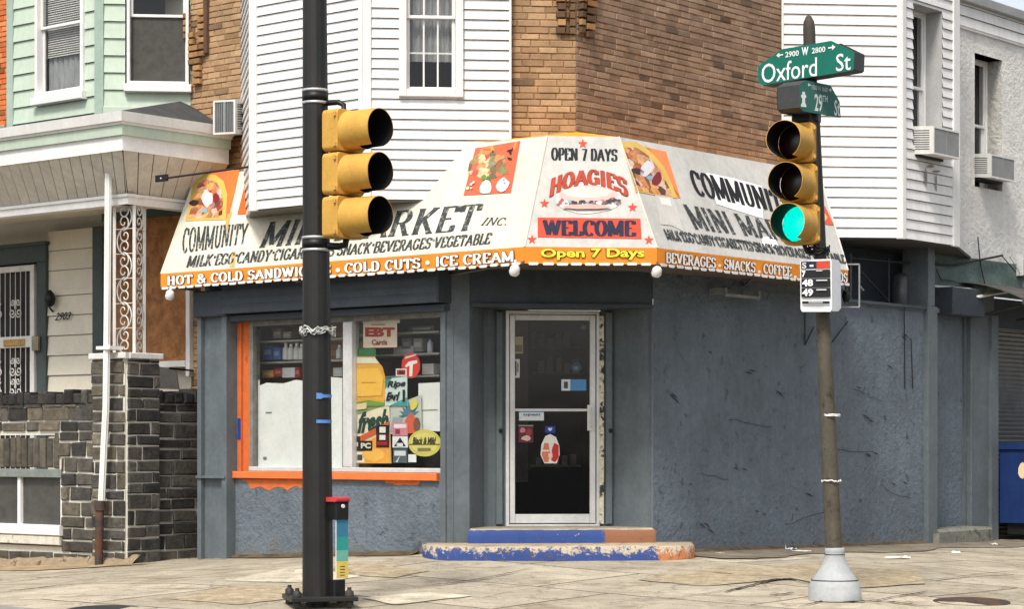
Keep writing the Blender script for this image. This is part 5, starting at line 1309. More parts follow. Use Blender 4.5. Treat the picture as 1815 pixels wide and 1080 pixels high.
aircon(RR, hx[0] + .03, hx[1] - .06, -.15, .2, RR.z(1750, 309, .2), RR.z(1750, 267, .2), 'small white air conditioner in the window of the stucco building')
p = at(421, 23.6, 205); AK = Fr(p.x, p.y, 60 - 90 + 3); 
AK = Fr(p.x, p.y, AL - 30)
d_ = BK; 
aircon(Fr(back.x, back.y, -18), -.12, .14, -.1, .45, at(421, 22.6, 205).z, at(421, 22.6, 142).z, 'white air conditioner hanging out of the left white bay above the porch roof', .06)

# ================================================================== POLES
m_pole = M('black_pole_paint', (34, 33, 31), .45, .2, 3, .12, 50, second=(52, 44, 36), secamt=.34, secscale=4, streak=.15, spec=.4)
Yp = 16.9
pb, pt = at(563.5, Yp, 1062), at(557.5, Yp, -60)
gp = gz(pb.x, pb.y)
pole = thing('signal_pole', 'tall thick black fluted signal pole in front of the shop window', 'pole', (pb.x, pb.y, gp))
mb = MB(); rows = []
for i in range(13):
    t = i / 12; z = (pb.z + .02) * (1 - t) + 7.2 * t; tt = (z - pb.z) / (pt.z - pb.z); cx_ = pb.x + (pt.x - pb.x) * tt
    r = (27.5 - 6.5 * tt) / F * Yp
    rows.append([Vector((cx_ + math.cos(a) * r * k, pb.y + math.sin(a) * r * k, z)) for a, k in ((2 * math.pi * j / 48, 1 - (.035 if j % 3 == 0 else 0)) for j in range(48))])
mb.grid(rows, 0, True, True); mb.face(rows[-1]); mb.build('shaft', m_pole, pole)
pr_ = lambda py: (27.5 - 6.5 * ((at(0, Yp, py).z - pb.z) / (pt.z - pb.z))) / F * Yp
def pband(z, h, mat, name, g=.004):
    tt = (z - pb.z) / (pt.z - pb.z); cx_ = pb.x + (pt.x - pb.x) * tt; r = (27.5 - 6.5 * tt) / F * Yp + g
    mb = MB(); mb.lathe((cx_, pb.y, z - h / 2), [(r - .01, 0), (r, 0), (r, h), (r - .01, h)], n=40, caps=False); mb.build(name, mat, pole)
m_bandm = M('steel_band', (196, 196, 196), .4, .15, 12, .2, 60, metal=.4)
for y in (161, 183, 422, 444): pband(at(0, Yp, y).z, .02, m_bandm, 'steel_band', .005)
for y in (172, 433): pband(at(0, Yp, y).z, .07, m_black, 'clamp', .004)
mb = MB()
bz = at(563, Yp, 1056).z
PF = Fr(pb.x, pb.y, 14)
mb.box(PF, -.24, .27, -.26, .26, bz - .035, bz, bev=.006); mb.build('base_plate', m_pole, pole)
for dx_, do in ((-.19, .2), (.21, .2), (-.19, -.2), (.21, -.2)):
    mb = MB(); p = PF.w(dx_, do, 0); mb.lathe((p.x, p.y, gz(p.x, p.y) - .02), [(.016, 0), (.016, bz - gz(p.x, p.y) + .09)], n=8); mb.lathe((p.x, p.y, bz + .001), [(.036, 0), (.036, .035), (.018, .05)], n=6); mb.lathe((p.x, p.y, bz - .075), [(.034, 0), (.034, .035)], n=6)
    mb.build('anchor_bolt', m_rust if dx_ > 0 else m_steel, pole)
mb = MB(); mb.lathe((pb.x, pb.y, gp - .1), [(.09, 0), (.09, bz - gp + .08)], n=24); mb.build('stub', m_black, pole)
# plastic wrap / tape on the pole
def wrap(name, label, cx0, cx1, y, mat, group=None, lump=.01, Y=Yp, rr=None, n=3, grp=None, cat='tape'):
    z = at(0, Y, y).z; c = at((cx0 + cx1) / 2, Y, y); r = (cx1 - cx0) / 2 / F * Y + .004; mb = MB()
    for k in range(n):
        mb.tube([Vector((c.x + math.cos(a) * (r + random.uniform(0, lump)), c.y + math.sin(a) * (r + random.uniform(0, lump)), z + random.uniform(-lump, lump) + k * .01)) for a in (2 * math.pi * j / 30 for j in range(31))], [random.uniform(.003, .008) for _ in range(31)], n=5, caps=False)
    return tag(mb.build(name, mat), label, cat, grp)
m_plas = M('clear_plastic', (196, 196, 190), .3, .2, 30, .3, 90, spec=.6)
wrap('plastic_wrap', 'torn clear plastic wound round the black pole at window height', 538, 588, 592, m_plas, lump=.03, n=5, cat='plastic')
m_bt = M('blue_tape', (92, 136, 196), .6, .1, 10, .1)
for y, tl, lab in ((703, 5, 'torn strip of blue tape on the black pole, the upper one with a loose end'), (748, 0, 'straight strip of blue tape on the black pole, the lower one')):
    mb = MB(); z = at(0, Yp, y).z; r = 26.8 / F * Yp + .004; rows = [[], []]
    for j in range(9):
        a = R_(-88 + j * 9); rows[0].append(Vector((pb.x - .006 + math.cos(a) * r, pb.y + math.sin(a) * r, z - .012 - (j < 3) * tl * .002))); rows[1].append(Vector((pb.x - .006 + math.cos(a) * r, pb.y + math.sin(a) * r, z + .013 + (j < 3) * tl * .002)))
    mb.grid(rows); tag(mb.build('tape_strip', m_bt), lab, 'tape', 'blue tape on the pole')
# pedestrian push button with sign
pbn = thing('push_button', 'pedestrian push button with red cap and faded teal and yellow sign on the black pole', 'push button', at(600, Yp - .1, 1000))
p0_ = at(604, Yp - .12, 900); PBF = Fr(p0_.x, p0_.y, 44)
mb = MB(); mb.box(PBF, -.045, .085, -.12, .0, at(0, Yp - .1, 922).z, at(0, Yp - .1, 890).z, bev=.01); mb.build('button_box', m_black, pbn)
mb = MB(); mb.box(PBF, -.06, .09, -.13, .012, at(0, Yp - .1, 890).z, at(0, Yp - .1, 882).z, bev=.01); mb.build('red_cap', M('faded_red', (196, 60, 66), .6, .15, 8, .1), pbn)
mb = MB(); mb.lathe(PBF.w(.02, .0, at(0, Yp - .1, 898).z), [(.016, 0), (.014, .01)], (PBF.nx, PBF.ny, 0), n=12); mb.build('button', m_white, pbn)
mb = MB(); mb.box(PBF, -.07, -.02, -.16, -.12, at(0, Yp, 1060).z, at(0, Yp, 890).z); mb.box(PBF, -.03, .085, -.1, -.04, at(0, Yp, 1062).z, at(0, Yp, 1028).z, bev=.01); mb.build('mount', m_black, pbn)
zt0, zt1 = at(0, Yp - .1, 1026).z, at(0, Yp - .1, 918).z
mb = MB(); mb.box(PBF, -.035, .085, -.02, -.015, zt0, zt1)
plt = mb.build('sign_plate', m_trim, pbn)
for a, b, c in ((.68, 1, (56, 120, 150)), (.46, .68, (46, 150, 140)), (.28, .46, (110, 176, 160)), (0, .28, (216, 190, 96))):
    mb = MB(); mb.box(PBF, -.03, .083, -.0149, -.013, zt0 + (zt1 - zt0) * a + .001, zt0 + (zt1 - zt0) * b); mb.build('sign_field', ink(c), plt)
mb = MB()
for k in range(4): mb.box(PBF, .005, .05, -.0129, -.012, zt0 + .02 + .022 * k, zt0 + .026 + .022 * k)
mb.build('small_print', m_black, plt)

# right pole
Yq = 17.5
qb, qt = at(1478, Yq, 975), at(1437, Yq, 90)
g_ = at(1479.5, Yq, 1060)
pole2 = thing('sign_pole', 'slim leaning dark pole with a flared grey base cover holding the street signs', 'pole', g_)
m_pole2 = M('weathered_brown_pole', (84, 78, 66), .7, .2, 4, .2, 60, second=(50, 46, 40), secamt=.4, secscale=5, streak=.2)
def axq(py, off=0): t = (975 - py) / (975 - 90); px = 1478 + (1437 - 1478) * t; return at(px + off, Yq, py)
mb = MB(); mb.tube([axq(y) for y in (1000, 900, 800, 700, 600, 520)], [(15.2 - .6 * k) / F * Yq for k in range(6)], n=20); mb.build('lower_shaft', m_pole2, pole2)
mb = MB(); mb.tube([axq(y) for y in (530, 420, 300, 212)], [(11.5 - .3 * k) / F * Yq for k in range(4)], n=20); mb.build('upper_shaft', m_pole, pole2)
mb = MB(); mb.tube([axq(222, -3), axq(205, -3), axq(100, -2), axq(50, -1), axq(38, -1), axq(29, -1), axq(26, -1)], [.055, .05, .05, .048, .042, .022, .004], n=20); mb.build('top_post', M('sign_post_brown', (70, 64, 58), .7, .2, 5, .2), pole2)
mb = MB(); U = Yq / F
mb.lathe((g_.x, Yq, g_.z - .02), [(47 * U, 0), (47 * U, 12 * U + .02), (46.2 * U, 13.5 * U + .02), (46 * U, 22 * U), (43 * U, 32 * U), (34 * U, 45 * U), (25 * U, 58 * U), (19 * U, 72 * U), (17 * U, 83 * U), (17.5 * U, 86 * U), (17.3 * U, 92 * U), (15 * U, 93 * U)], n=40)
mb.build('base_cover', M('grey_cast_base', (168, 170, 170), .6, .1, 4, .15, 60, second=(140, 140, 136), secamt=.3), pole2)
mb = MB()
for hh, rr in ((36 * U, 41.3 * U), (81 * U, 17.6 * U)): mb.tube([Vector((g_.x + math.cos(a) * rr, Yq + math.sin(a) * rr, g_.z - .02 + hh)) for a in (2 * math.pi * j / 36 for j in range(37))], .0035, n=5, caps=False)
mb.build('seam', m_steel, pole2)
wrap('paper_tie', 'white paper strip tied round the leaning pole, the higher of two', 1457, 1487, 738, m_white, Y=Yq, lump=.003, n=2, grp='ties on the sign pole', cat='tie')
wrap('paper_tie', 'thin white string round the leaning pole, low above the grey base', 1459, 1489, 853, m_white, Y=Yq, lump=.01, n=1, grp='ties on the sign pole', cat='tie')
wrap('wire_wrap', 'black wire bundle wound round the pole just above the bus sign', 1436, 1466, 448, m_black, Y=Yq, lump=.02, n=5, cat='wire')

# ================================================================== TRAFFIC SIGNALS
m_yel = M('signal_yellow', (206, 158, 72), .55, .1, 5, .1, 50, second=(178, 130, 60), secamt=.34, secscale=7, streak=.12)
m_vis = M('visor_inside', (12, 13, 15), .9, .1, 4, 0)
def emis(name, col, st):
    m, nt, b = new_mat(name); b.inputs['Base Color'].default_value = rgb(col); b.inputs['Emission Color'].default_value = rgb(col); b.inputs['Emission Strength'].default_value = st; b.inputs['Roughness'].default_value = .3
    return m
m_green = emis('green_signal_lens', (0, 214, 176), 1.1)
_nt = m_green.node_tree; _b = _nt.nodes['Principled BSDF']; _tc = _nt.nodes.new('ShaderNodeTexCoord'); _vo = _nt.nodes.new('ShaderNodeTexVoronoi'); _vo.inputs['Scale'].default_value = 70; _nt.links.new(_tc.outputs['Object'], _vo.inputs['Vector'])
_r = ramp(_nt, _vo.outputs['Distance'], [(.1, (0, .78, .52, 1)), (.75, (0, .42, .34, 1))]); _nt.links.new(_r.outputs[0], _b.inputs['Emission Color'])
m_redl = M('unlit_red_lens', (38, 10, 10), .3, .1, 5, 0, spec=.5); m_aml = M('unlit_amber_lens', (44, 26, 8), .3, .1, 5, 0, spec=.5); m_grl = M('unlit_green_lens', (6, 26, 24), .3, .1, 5, 0, spec=.5)
def signal(label, c0, az, step, lit, rows_px, lx, Y, width, vis_r, vis_len, group='traffic signals'):
    """az: direction the lenses face, degrees from straight at the camera toward the right"""
    a = R_(az); fx = Vector((math.sin(a), -math.cos(a), 0)); sx = Vector((math.cos(a), math.sin(a), 0)); up = Vector((0, 0, 1))
    t = thing('traffic_signal', label, 'traffic light', c0, group)
    for i, py in enumerate(rows_px):
        c = at(lx[i], Y, py); h = step / 2 - .004; w = width / 2
        mb = MB(); n = 6; r = .035
        out = []
        for (qx, qz, a0) in ((w - r, h - r, 0), (-w + r, h - r, 90), (-w + r, -h + r, 180), (w - r, -h + r, 270)):
            for k in range(n + 1): an = R_(a0 + 90 * k / n); out.append((qx + r * math.cos(an), qz + r * math.sin(an)))
        rows = []
        for o, s in ((-.17, .9), (-.155, .98), (-.02, 1), (-.012, 1.0), (.0, .97)):
            rows.append([c + fx * o + sx * x * s + up * z * s for x, z in out])
        mb.grid(rows, 0, True, False); mb.face(rows[0][::-1]); mb.face(rows[-1])
        sec = mb.build('housing', m_yel, t)
        mb = MB(); mb.box(Fr(0, 0, 0), 0, 0, 0, 0, 0, 0) if False else None
        for s_ in (-1, 1):
            hp = c + sx * (w + .006) * s_ + fx * -.02
            for zz in (-h * .72, h * .72): mb.lathe(hp + up * (zz - .015), [(.012, 0), (.012, .03)], n=8)
        mb.build('hinge', m_yel, sec)
        # visor: open-bottomed hood
        mb = MB(); N = 40; ra = vis_r; outer, inner = [], []
        for o, k in ((.002, 1.03), (.02, 1.0), (vis_len * .5, .985), (vis_len, .97)):
            ro, ri = [], []
            for j in range(N + 1):
                an = R_(-62 + 304 * j / N); low = min(j, N - j) / N
                oo_ = o if o < vis_len * .9 else vis_len * (1 - .1 * max(0, 1 - low * 5.5) ** 1.6)
                ro.append(c + fx * oo_ + sx * math.cos(an) * ra * k + up * math.sin(an) * ra * k)
                ri.append(c + fx * oo_ + sx * math.cos(an) * (ra * k - .004) + up * math.sin(an) * (ra * k - .004))
            outer.append(ro); inner.append(ri)
        mb.grid(outer, 0); mb.grid([r[::-1] for r in inner], 1); mb.grid([outer[-1], inner[-1]], 0)
        # lower lip closing the hood
        lo = []; 
        for o in (.0, vis_len * .3, vis_len * .5):
            lo.append([c + fx * o + sx * math.cos(R_(an)) * ra * .99 + up * math.sin(R_(an)) * ra * .99 for an in range(-118, -61, 8)])
        mb.grid(lo, 0); mb.grid([[p + up * .003 for p in r] for r in lo], 1)
        mb.build('visor', [m_yel, m_vis], sec)
        mb = MB(); mb.lathe(c + fx * .004, [(ra * .97, 0), (ra * .93, .012), (ra * .6, .03), (ra * .2, .038), (.001, .039)], (fx.x, fx.y, 0), n=32, caps=False)
        mb.build('lens', (m_redl, m_aml, m_green if lit else m_grl)[i], sec)
    return t, fx, sx
yrs = (252, 325, 397); st_ = 72.5 * Yq / F
s2, fx, sx = signal('yellow traffic light showing green on the slim leaning pole at right', at(1415, Yq, 430), -28, st_, True, (253, 326, 398), (1411, 1414, 1418), Yq - .05, .285, .15, .28)
mb = MB(); mb.box(Fr(*at(1440, Yq, 215)[:2], -24), -.16, .06, -.04, .05, at(0, Yq, 217).z, at(0, Yq, 200).z, bev=.01); mb.tube([at(1425, Yq, 432), at(1430, Yq, 446), axq(448)], .02); mb.build('bracket', m_black, s2)
Ys = Yp - .15
s1, fx, sx = signal('yellow unlit traffic light on the thick black pole at left', at(620, Ys, 425), 52, 76.5 * Ys / F, False, (232, 309, 386), (622, 622, 622), Ys, .31, .152, .3)
mb = MB(); mb.tube([at(570, Yp, 183), at(600, Yp - .1, 181), at(609, Yp - .1, 186), at(610, Yp - .12, 200)], [.025, .022, .022, .02]); mb.tube([at(572, Yp, 436), at(600, Yp - .1, 437), at(612, Yp - .1, 434), at(615, Yp - .12, 420)], [.03, .028, .028, .022]); mb.build('bracket', m_black, s1)

# ================================================================== STREET NAME SIGNS AND BUS SIGN
m_sgreen = M('sign_green', (0, 104, 86), .45, .08, 3, .03, 40, spec=.4); m_sback = M('sign_back', (74, 76, 76), .55, .15, 5, .1, metal=.3); m_sgreen2 = M('sign_green_aged', (52, 112, 98), .55, .1, 3, .03, 40)
def street_sign(label, ang, Y, shape, back_shift, mat, texts, cpx, rim):
    c = at(cpx, Y, 120); f = Fr(c.x, c.y, ang); pl = f.plane(0); n = pl[1]
    t = thing('street_name_sign', label, 'street sign', hit(cpx, 150, pl), 'street name signs')
    P = [hit(x, y, pl) for x, y in shape]
    mb = MB(); mb.prism(P, n * .006, 0, m2=1); mb.build('front_plate', [mat, m_sback], t)
    mb = MB(); mb.prism([p - n * back_shift for p in P], n * .006, 0, m2=0); mb.build('rear_plate', m_sback, t)
    ed = MB(); N = len(P)
    for i in rim: ed.face([P[i], P[(i + 1) % N], P[(i + 1) % N] - n * back_shift, P[i] - n * back_shift])
    if rim: ed.build('edge', m_sback, t)
    mid = sum(P, Vector((0, 0, 0))) / N
    mb = MB(); mb.tube([mid - n * back_shift, mid + n * -.001], .03); mb.build('clamp', m_black, t)
    for q, s, bold in texts:
        mb = MB(); fpx = quadmap(q)
        if s == '<':
            letters(mb, [[(0, .5), (.45, 1), (.45, .62), (1, .62), (1, .38), (.45, .38), (.45, 0)]], fpx, pl, .0085)
        elif s == '>':
            letters(mb, [[(1, .5), (.55, 1), (.55, .62), (0, .62), (0, .38), (.55, .38), (.55, 0)]], fpx, pl, .0085)
        elif s == 'bell':
            letters(mb, [[(.3, 1), (.7, 1), (.74, .8), (.92, .78), (.9, .6), (.74, .6), (.74, .3), (.95, .1), (.9, 0), (.1, 0), (.05, .1), (.26, .3), (.26, .6), (.1, .6), (.08, .78), (.26, .8)]], fpx, pl, .0085)
        else: letters(mb, sans_polys(s, bold), fpx, pl, .0085)
        mb.build('lettering' if len(s) > 1 and s != 'bell' else 'symbol', ink((236, 238, 234)), t)
    return t
def ob(x, y, w, h, sl):   # oblique text box sheared along the blade
    return ((x, y), (x + w, y + sl * w), (x + w, y + sl * w + h), (x, y + h))
street_sign('large green Oxford St street name sign at the top of the slim pole', AL, Yq - .12, [(1344, 118), (1386, 87), (1474, 72), (1515, 92), (1514, 122), (1510, 125), (1352, 151), (1345, 146)], .15, m_sgreen,
            [(ob(1351, 114, 98, 34, -.135), 'Oxford', .004), (ob(1483, 96, 26, 31, -.13), 'St', .004), (ob(1377, 94, 12, 9, -.16), '<', 0), (ob(1393, 92, 24, 10, -.14), '2900', .02), (ob(1422, 84, 12, 15, -.14), 'W', .04), (ob(1440, 85, 24, 10, -.14), '2800', .02), (ob(1469, 80, 13, 10, -.16), '>', 0)], 1437, (3, 4, 5, 6, 7))
street_sign('smaller green 29th St street name sign just below the Oxford sign', AR, Yq - .14, [(1415, 150), (1427, 142), (1471, 151), (1487, 180), (1489, 208), (1484, 208), (1423, 197), (1416, 190)], .2, m_sgreen2,
            [(ob(1442, 166, 14, 31, .1), '29', .02), (ob(1456, 169, 9, 11, .1), 'TH', .02), (ob(1477, 177, 10, 28, .12), 'St', .02), (ob(1417, 162, 11, 27, .1), 'bell', 0), (ob(1430, 146, 5, 8, .15), '<', 0), (ob(1437, 150, 28, 8, .2), '1500 N 1600', .0), (ob(1467, 155, 5, 8, .2), '>', 0)], 1437, (0, 7, 6))
bs = thing('bus_stop_sign', 'white bus stop sign with black rows 7, 48 and 49 on the slim pole', 'bus stop sign', at(1450, Yq - .15, 553))
c = at(1446, Yq - .16, 500); BF = Fr(c.x, c.y, -6); BS = Fr(*BF.w(BF.s(1474), 0, 0)[:2], 48)
def bq(x0, y0, x1, y1): return ((x0, y0), (x1, y0 - 1), (x1, y1 - 1), (x0, y1))
flat_sign('front_plate', None, None, ((1418, 461), (1474, 459), (1475, 553), (1419, 553)), BF.plane(), (236, 236, 232), [
    ('p', rect(.03, .82, .95, .965), (40, 44, 70)), ('p', rect(.52, .82, .95, .965), (206, 74, 50)), ('p', rect(.3, .86, .42, .9), (230, 230, 230)), ('t', (.06, .83, .2, .95), 'S', (240, 240, 240), .03),
    ('p', rect(.03, .65, .95, .8), (34, 35, 36)), ('p', rect(.03, .47, .95, .63), (34, 35, 36)), ('p', rect(.03, .28, .95, .45), (34, 35, 36)), ('p', rect(.05, .15, .92, .2), (34, 35, 36)),
    ('t', (.05, .665, .17, .785), '7', (244, 244, 244), .04), ('t', (.05, .485, .4, .62), '48', (244, 244, 244), .04), ('t', (.05, .295, .4, .435), '49', (244, 244, 244), .04),
    ('p', rect(.5, .585, .85, .605), (226, 226, 226)), ('p', rect(.5, .405, .82, .425), (226, 226, 226)), ('p', rect(.5, .77, .7, .785), (226, 226, 226)), ('p', rect(.25, .165, .7, .185), (200, 200, 200))],
    parent=bs, shape=[(.05, 0), (.95, 0), (1, .05), (1, .96), (.95, 1), (.05, 1), (0, .96), (0, .05)], thick=.004)
mb = MB(); mb.prism([hit(x, y, (BS.w(0, 0, 0), Vector((BS.nx, BS.ny, 0)))) for x, y in ((1475, 459), (1487, 462), (1490, 470), (1491, 546), (1486, 552), (1475, 552))], Vector((-.004, .004, 0)))
mb.build('side_plate', M('sign_white_enamel', (206, 208, 210), .5, .06, 3, .03), bs)
mb = MB(); mb.tube([at(1448, Yq - .15, 470), axq(470)], .012); mb.tube([at(1452, Yq - .15, 545), axq(545)], .012); mb.build('clamp', m_black, bs)

# ================================================================== SHOP WINDOW: posters, shelves, goods
def onL(x0, y0, x1, y1): return ((x0, y0), (x1, y0), (x1, y1), (x0, y1))
gp_ = L.plane(-.1)
flat_sign('paper_sheet', 'large blank white paper sheet covering the lower left shop window pane', 'paper', ((458, 674), (607, 668), (607, 831), (455, 831)), gp_, (226, 226, 220), [('p', rect(.0, .0, .02, 1), (206, 204, 198)), ('p', rect(.1, .62, .17, .635), (120, 120, 116)), ('p', rect(.08, .1, .12, .13), (120, 120, 116))], shape=[(0, 0), (1, 0), (1, .985), (.86, 1), (.6, .96), (.45, .985), (.3, .95), (.1, .965), (0, .93)])
flat_sign('paper_sheet', 'blank white paper sheet behind the lower right of the right window pane', 'paper', ((742, 680), (780, 678), (780, 765), (742, 765)), L.plane(-.125), (222, 222, 214), [('p', rect(.1, .42, .9, .45), (150, 148, 130))])
flat_sign('ebt_sign', 'white paper sign reading EBT Cards in red at the top of the window', 'sign', onL(644, 568, 704, 617), gp_, (226, 206, 180), [('t', (.06, .4, .94, .74), 'EBT', (170, 46, 38), .06), ('t', (.26, .1, .72, .3), 'Cards', (150, 70, 44), .03), ('p', rect(.25, .82, .65, .86), (170, 110, 80)), ('p', rect(.0, .9, 1.1, 1.02), (214, 204, 184))], shape=[(0, .0), (1, .02), (1, 1), (0, 1)])
# juice bottle poster
jug = [(.08, 0), (.92, 0), (1, .12), (1, .5), (.92, .68), (.76, .78), (.7, .82), (.72, .96), (.68, 1), (.16, 1), (.12, .96), (.14, .84), (.04, .7), (0, .55), (0, .1)]
flat_sign('juice_poster', 'poster of a big orange juice bottle with green cap inside the window', 'poster', ((624, 618), (683, 618), (683, 720), (624, 720)), L.plane(-.098), (222, 164, 62), [
    ('p', [(.14, .86), (.72, .86), (.72, .97), (.68, 1), (.16, 1), (.12, .96)], (56, 112, 72)), ('p', [(.12, .74), (.84, .74), (.7, .84), (.14, .84)], (226, 220, 196)), ('p', [(.1, .16), (.9, .18), (.96, .5), (.8, .66), (.1, .64), (.04, .5)], (236, 184, 76)), ('p', rect(.3, .4, .74, .415), (190, 130, 50)), ('p', [(.0, 0), (.98, 0), (.98, .06), (.5, .1), (.0, .04)], (110, 150, 66))], shape=jug)
flat_sign('juice_poster', 'lower half of a fruit drink poster with dark script lettering and orange stripes', 'poster', ((626, 718), (690, 708), (694, 822), (626, 822)), L.plane(-.1), (226, 214, 184), [
    ('p', [(0, .8), (1, .92), (1, 1), (0, 1)], (140, 150, 100)), ('t', (.12, .5, .98, .86), 'fresh', (40, 66, 52), .05, .4), ('p', [(0, .3), (1, .56), (1, .66), (0, .4)], (206, 92, 48)), ('p', [(0, .0), (1, .0), (1, .52), (0, .26)], (228, 160, 66)), ('p', blob(.55, .14, .3, .1, 12, .1), (236, 180, 84)), ('p', rect(.02, .9, .4, 1.0), (214, 196, 150))])
flat_sign('round_sign', 'round red sign with a white letter shape hanging high in the window', 'sign', onL(712, 626, 745, 671), gp_, (206, 58, 50), [('p', [(.42, .08), (.58, .08), (.62, .55), (.85, .6), (.85, .72), (.4, .66), (.2, .5), (.24, .42), (.44, .5)], (232, 224, 216)), ('p', [(.2, .76), (.8, .9), (.78, .95), (.2, .84)], (228, 200, 190))], shape=[(.5 + .5 * math.cos(k * .3142), .5 + .5 * math.sin(k * .3142)) for k in range(20)])
flat_sign('price_card', 'small red and black card with white frame above the teal poster', 'card', onL(702, 654, 721, 667), L.plane(-.095), (226, 220, 210), [('p', rect(.1, .15, .9, .85), (150, 44, 34)), ('p', rect(.3, .3, .75, .6), (60, 30, 26))])
flat_sign('tobacco_poster', 'teal and white poster with black script and a dark bottle in the window', 'poster', ((683, 672), (722, 668), (722, 720), (683, 720)), L.plane(-.093), (196, 214, 206), [
    ('p', [(0, .6), (.3, 1), (0, 1)], (60, 136, 130)), ('p', [(.2, .0), (1, .3), (1, .0)], (76, 150, 144)), ('t', (.1, .6, .95, .9), 'Ripe', (40, 44, 44), .04, .3), ('t', (.05, .18, .7, .5), 'Earl', (30, 34, 34), .05, .4), ('p', rect(.82, .14, .93, .56), (34, 36, 36))])
flat_sign('feather_poster', 'poster with blue feather fan and red figure below the teal poster', 'poster', ((692, 722), (747, 700), (748, 768), (692, 770)), L.plane(-.102), (186, 190, 176), [
    ('p', [(.35, .5)] + [(.6 + .35 * math.cos(R_(a)) * (1 if k % 2 else .6), .5 + .5 * math.sin(R_(a)) * (1 if k % 2 else .55)) for k, a in enumerate(range(0, 181, 10))], (84, 120, 136)), ('p', [(.45, 0), (.8, 0), (.84, .4), (.66, .6), (.48, .42)], (210, 96, 66)), ('p', [(.0, .1), (.35, .05), (.4, .5), (.1, .6)], (150, 160, 160)), ('p', blob(.86, .24, .1, .2, 10, .2), (120, 84, 66)), ('p', blob(.78, .8, .12, .14, 10, .2), (214, 200, 90))])
for i, (x0, y0, x1, y1, bg_, its, lab) in enumerate((
    (624, 774, 638, 800, (30, 30, 30), [('p', rect(.2, .3, .8, .6), (196, 192, 180))], 'narrow black sticker at the lower left of the right window pane'),
    (638, 782, 660, 800, (34, 30, 28), [('t', (.1, .25, .9, .8), 'PC', (222, 210, 190), .05)], 'oval black sticker with pale letters near the window bottom'),
    (667, 754, 690, 794, (74, 26, 26), [('p', rect(.0, .62, 1, 1), (26, 26, 28)), ('p', rect(.28, .66, .75, .92), (226, 220, 210)), ('p', rect(.28, .34, .75, .56), (226, 220, 210)), ('p', rect(.1, .1, .9, .26), (150, 40, 36))], 'tall black and maroon price sticker in the window'),
    (696, 750, 723, 773, (206, 128, 136), [('p', rect(.1, .6, .9, .9), (230, 214, 214)), ('p', rect(.2, .15, .5, .5), (140, 60, 80))], 'pink sticker above the black and white one'),
    (696, 774, 723, 794, (222, 222, 220), [('p', [(.1, .1), (.5, .9), (.9, .1)], (26, 26, 28)), ('p', rect(.3, .1, .7, .4), (222, 222, 220))], 'white sticker with a black mountain shape'),
    (697, 796, 722, 821, (84, 96, 100), [('p', rect(.1, .5, .9, .85), (210, 212, 210)), ('p', [(.2, .05), (.5, .5), (.34, .05)], (230, 230, 230))], 'grey and white sticker at the window bottom'),
    (624, 802, 646, 820, (222, 218, 206), [('p', rect(.1, .2, .3, .8), (40, 40, 40)), ('p', rect(.45, .2, .85, .75), (70, 70, 66))], 'small white sticker with black marks in the bottom left window corner'),
    (724, 806, 738, 820, (226, 226, 222), [], 'plain white square card beside the yellow oval sign'),
    )):
    flat_sign('window_sticker', lab, 'sticker', onL(x0, y0, x1, y1), L.plane(-.088 - .0004 * i), bg_, its, group='stickers on the shop window')
flat_sign('oval_sign', 'large yellow oval sign with dark script at the bottom right of the window', 'sign', onL(724, 762, 782, 810), L.plane(-.085), (204, 192, 96), [('p', [(.5 + .42 * math.cos(k * .3142), .5 + .38 * math.sin(k * .3142)) for k in range(20)], (214, 204, 120)), ('p', rect(.03, .43, .97, .47), (110, 100, 50)), ('t', (.14, .46, .86, .72), 'Black & Mild', (50, 46, 28), .03, .3), ('p', rect(.3, .22, .7, .32), (120, 110, 60))], shape=[(.5 + .5 * math.cos(k * .2618), .5 + .5 * math.sin(k * .2618)) for k in range(24)])
# shelves and goods
shf = thing('shop_shelves', 'dark shelving with pale shelf edges behind the shop window', 'shelf', L.w(-1.5, -.5, zw0))
m_shelf = M('cream_shelf', (176, 172, 160), .6, .12, 4, .1)
for (x0, x1, y) in ((459, 606, 602), (459, 606, 640), (624, 780, 590), (624, 780, 628), (690, 780, 666)):
    mb = MB(); z = L.z((x0 + x1) / 2, y, -.3); mb.box(L, L.s(x0, -.3) - .1, L.s(x1, -.3) + (.1 if x1 < 700 else 0), -.62, -.28, z - .02, z, bev=.003); mb.build('shelf', m_shelf, shf)
mb = MB(); mb.box(L, L.s(456, -.6), L.s(786, -.6), -.66, -.63, zw0, zw1, 0); mb.build('back_panel', M('shelf_back', (66, 64, 60), .8, .2, 3, .1), shf)
def goods(kind, x0, x1, y0, y1, col, label, cap=None, cat='box', lab2=None, o=-.31):
    s0, s1 = L.s(x0, o), L.s(x1, o); z0, z1 = L.z((x0 + x1) / 2, y1, o), L.z((x0 + x1) / 2, y0, o)
    t = thing(kind, label, cat, L.w((s0 + s1) / 2, o - .05, z0), 'goods on the window shelves')
    if kind == 'bottle':
        r = (s1 - s0) / 2; mb = MB(); h = z1 - z0; mb.lathe(L.w((s0 + s1) / 2, o - r, z0), [(r * .95, 0), (r, h * .05), (r, h * .62), (r * .5, h * .8), (r * .38, h * .86)], n=14); mb.build('body', M('bottle_%d%d%d' % col, col, .35, .1, 5, 0, spec=.5), t)
        mb = MB(); mb.lathe(L.w((s0 + s1) / 2, o - r, z0 + h * .86), [(r * .46, 0), (r * .46, h * .14)], n=12); mb.build('cap', ink(cap or (230, 230, 230)), t)
    else:
        mb = MB(); mb.box(L, s0, s1, o - .12, o, z0, z1, bev=.004); mb.build('carton', M('carton_%d%d%d' % col, col, .6, .12, 5, 0), t)
        mb = MB(); mb.box(L, s0 + (s1 - s0) * .15, s1 - (s1 - s0) * .15, o, o + .002, z0 + (z1 - z0) * .35, z0 + (z1 - z0) * .7); mb.build('label', ink(tuple(min(255, int(v * .6 + 90)) for v in col)), t)
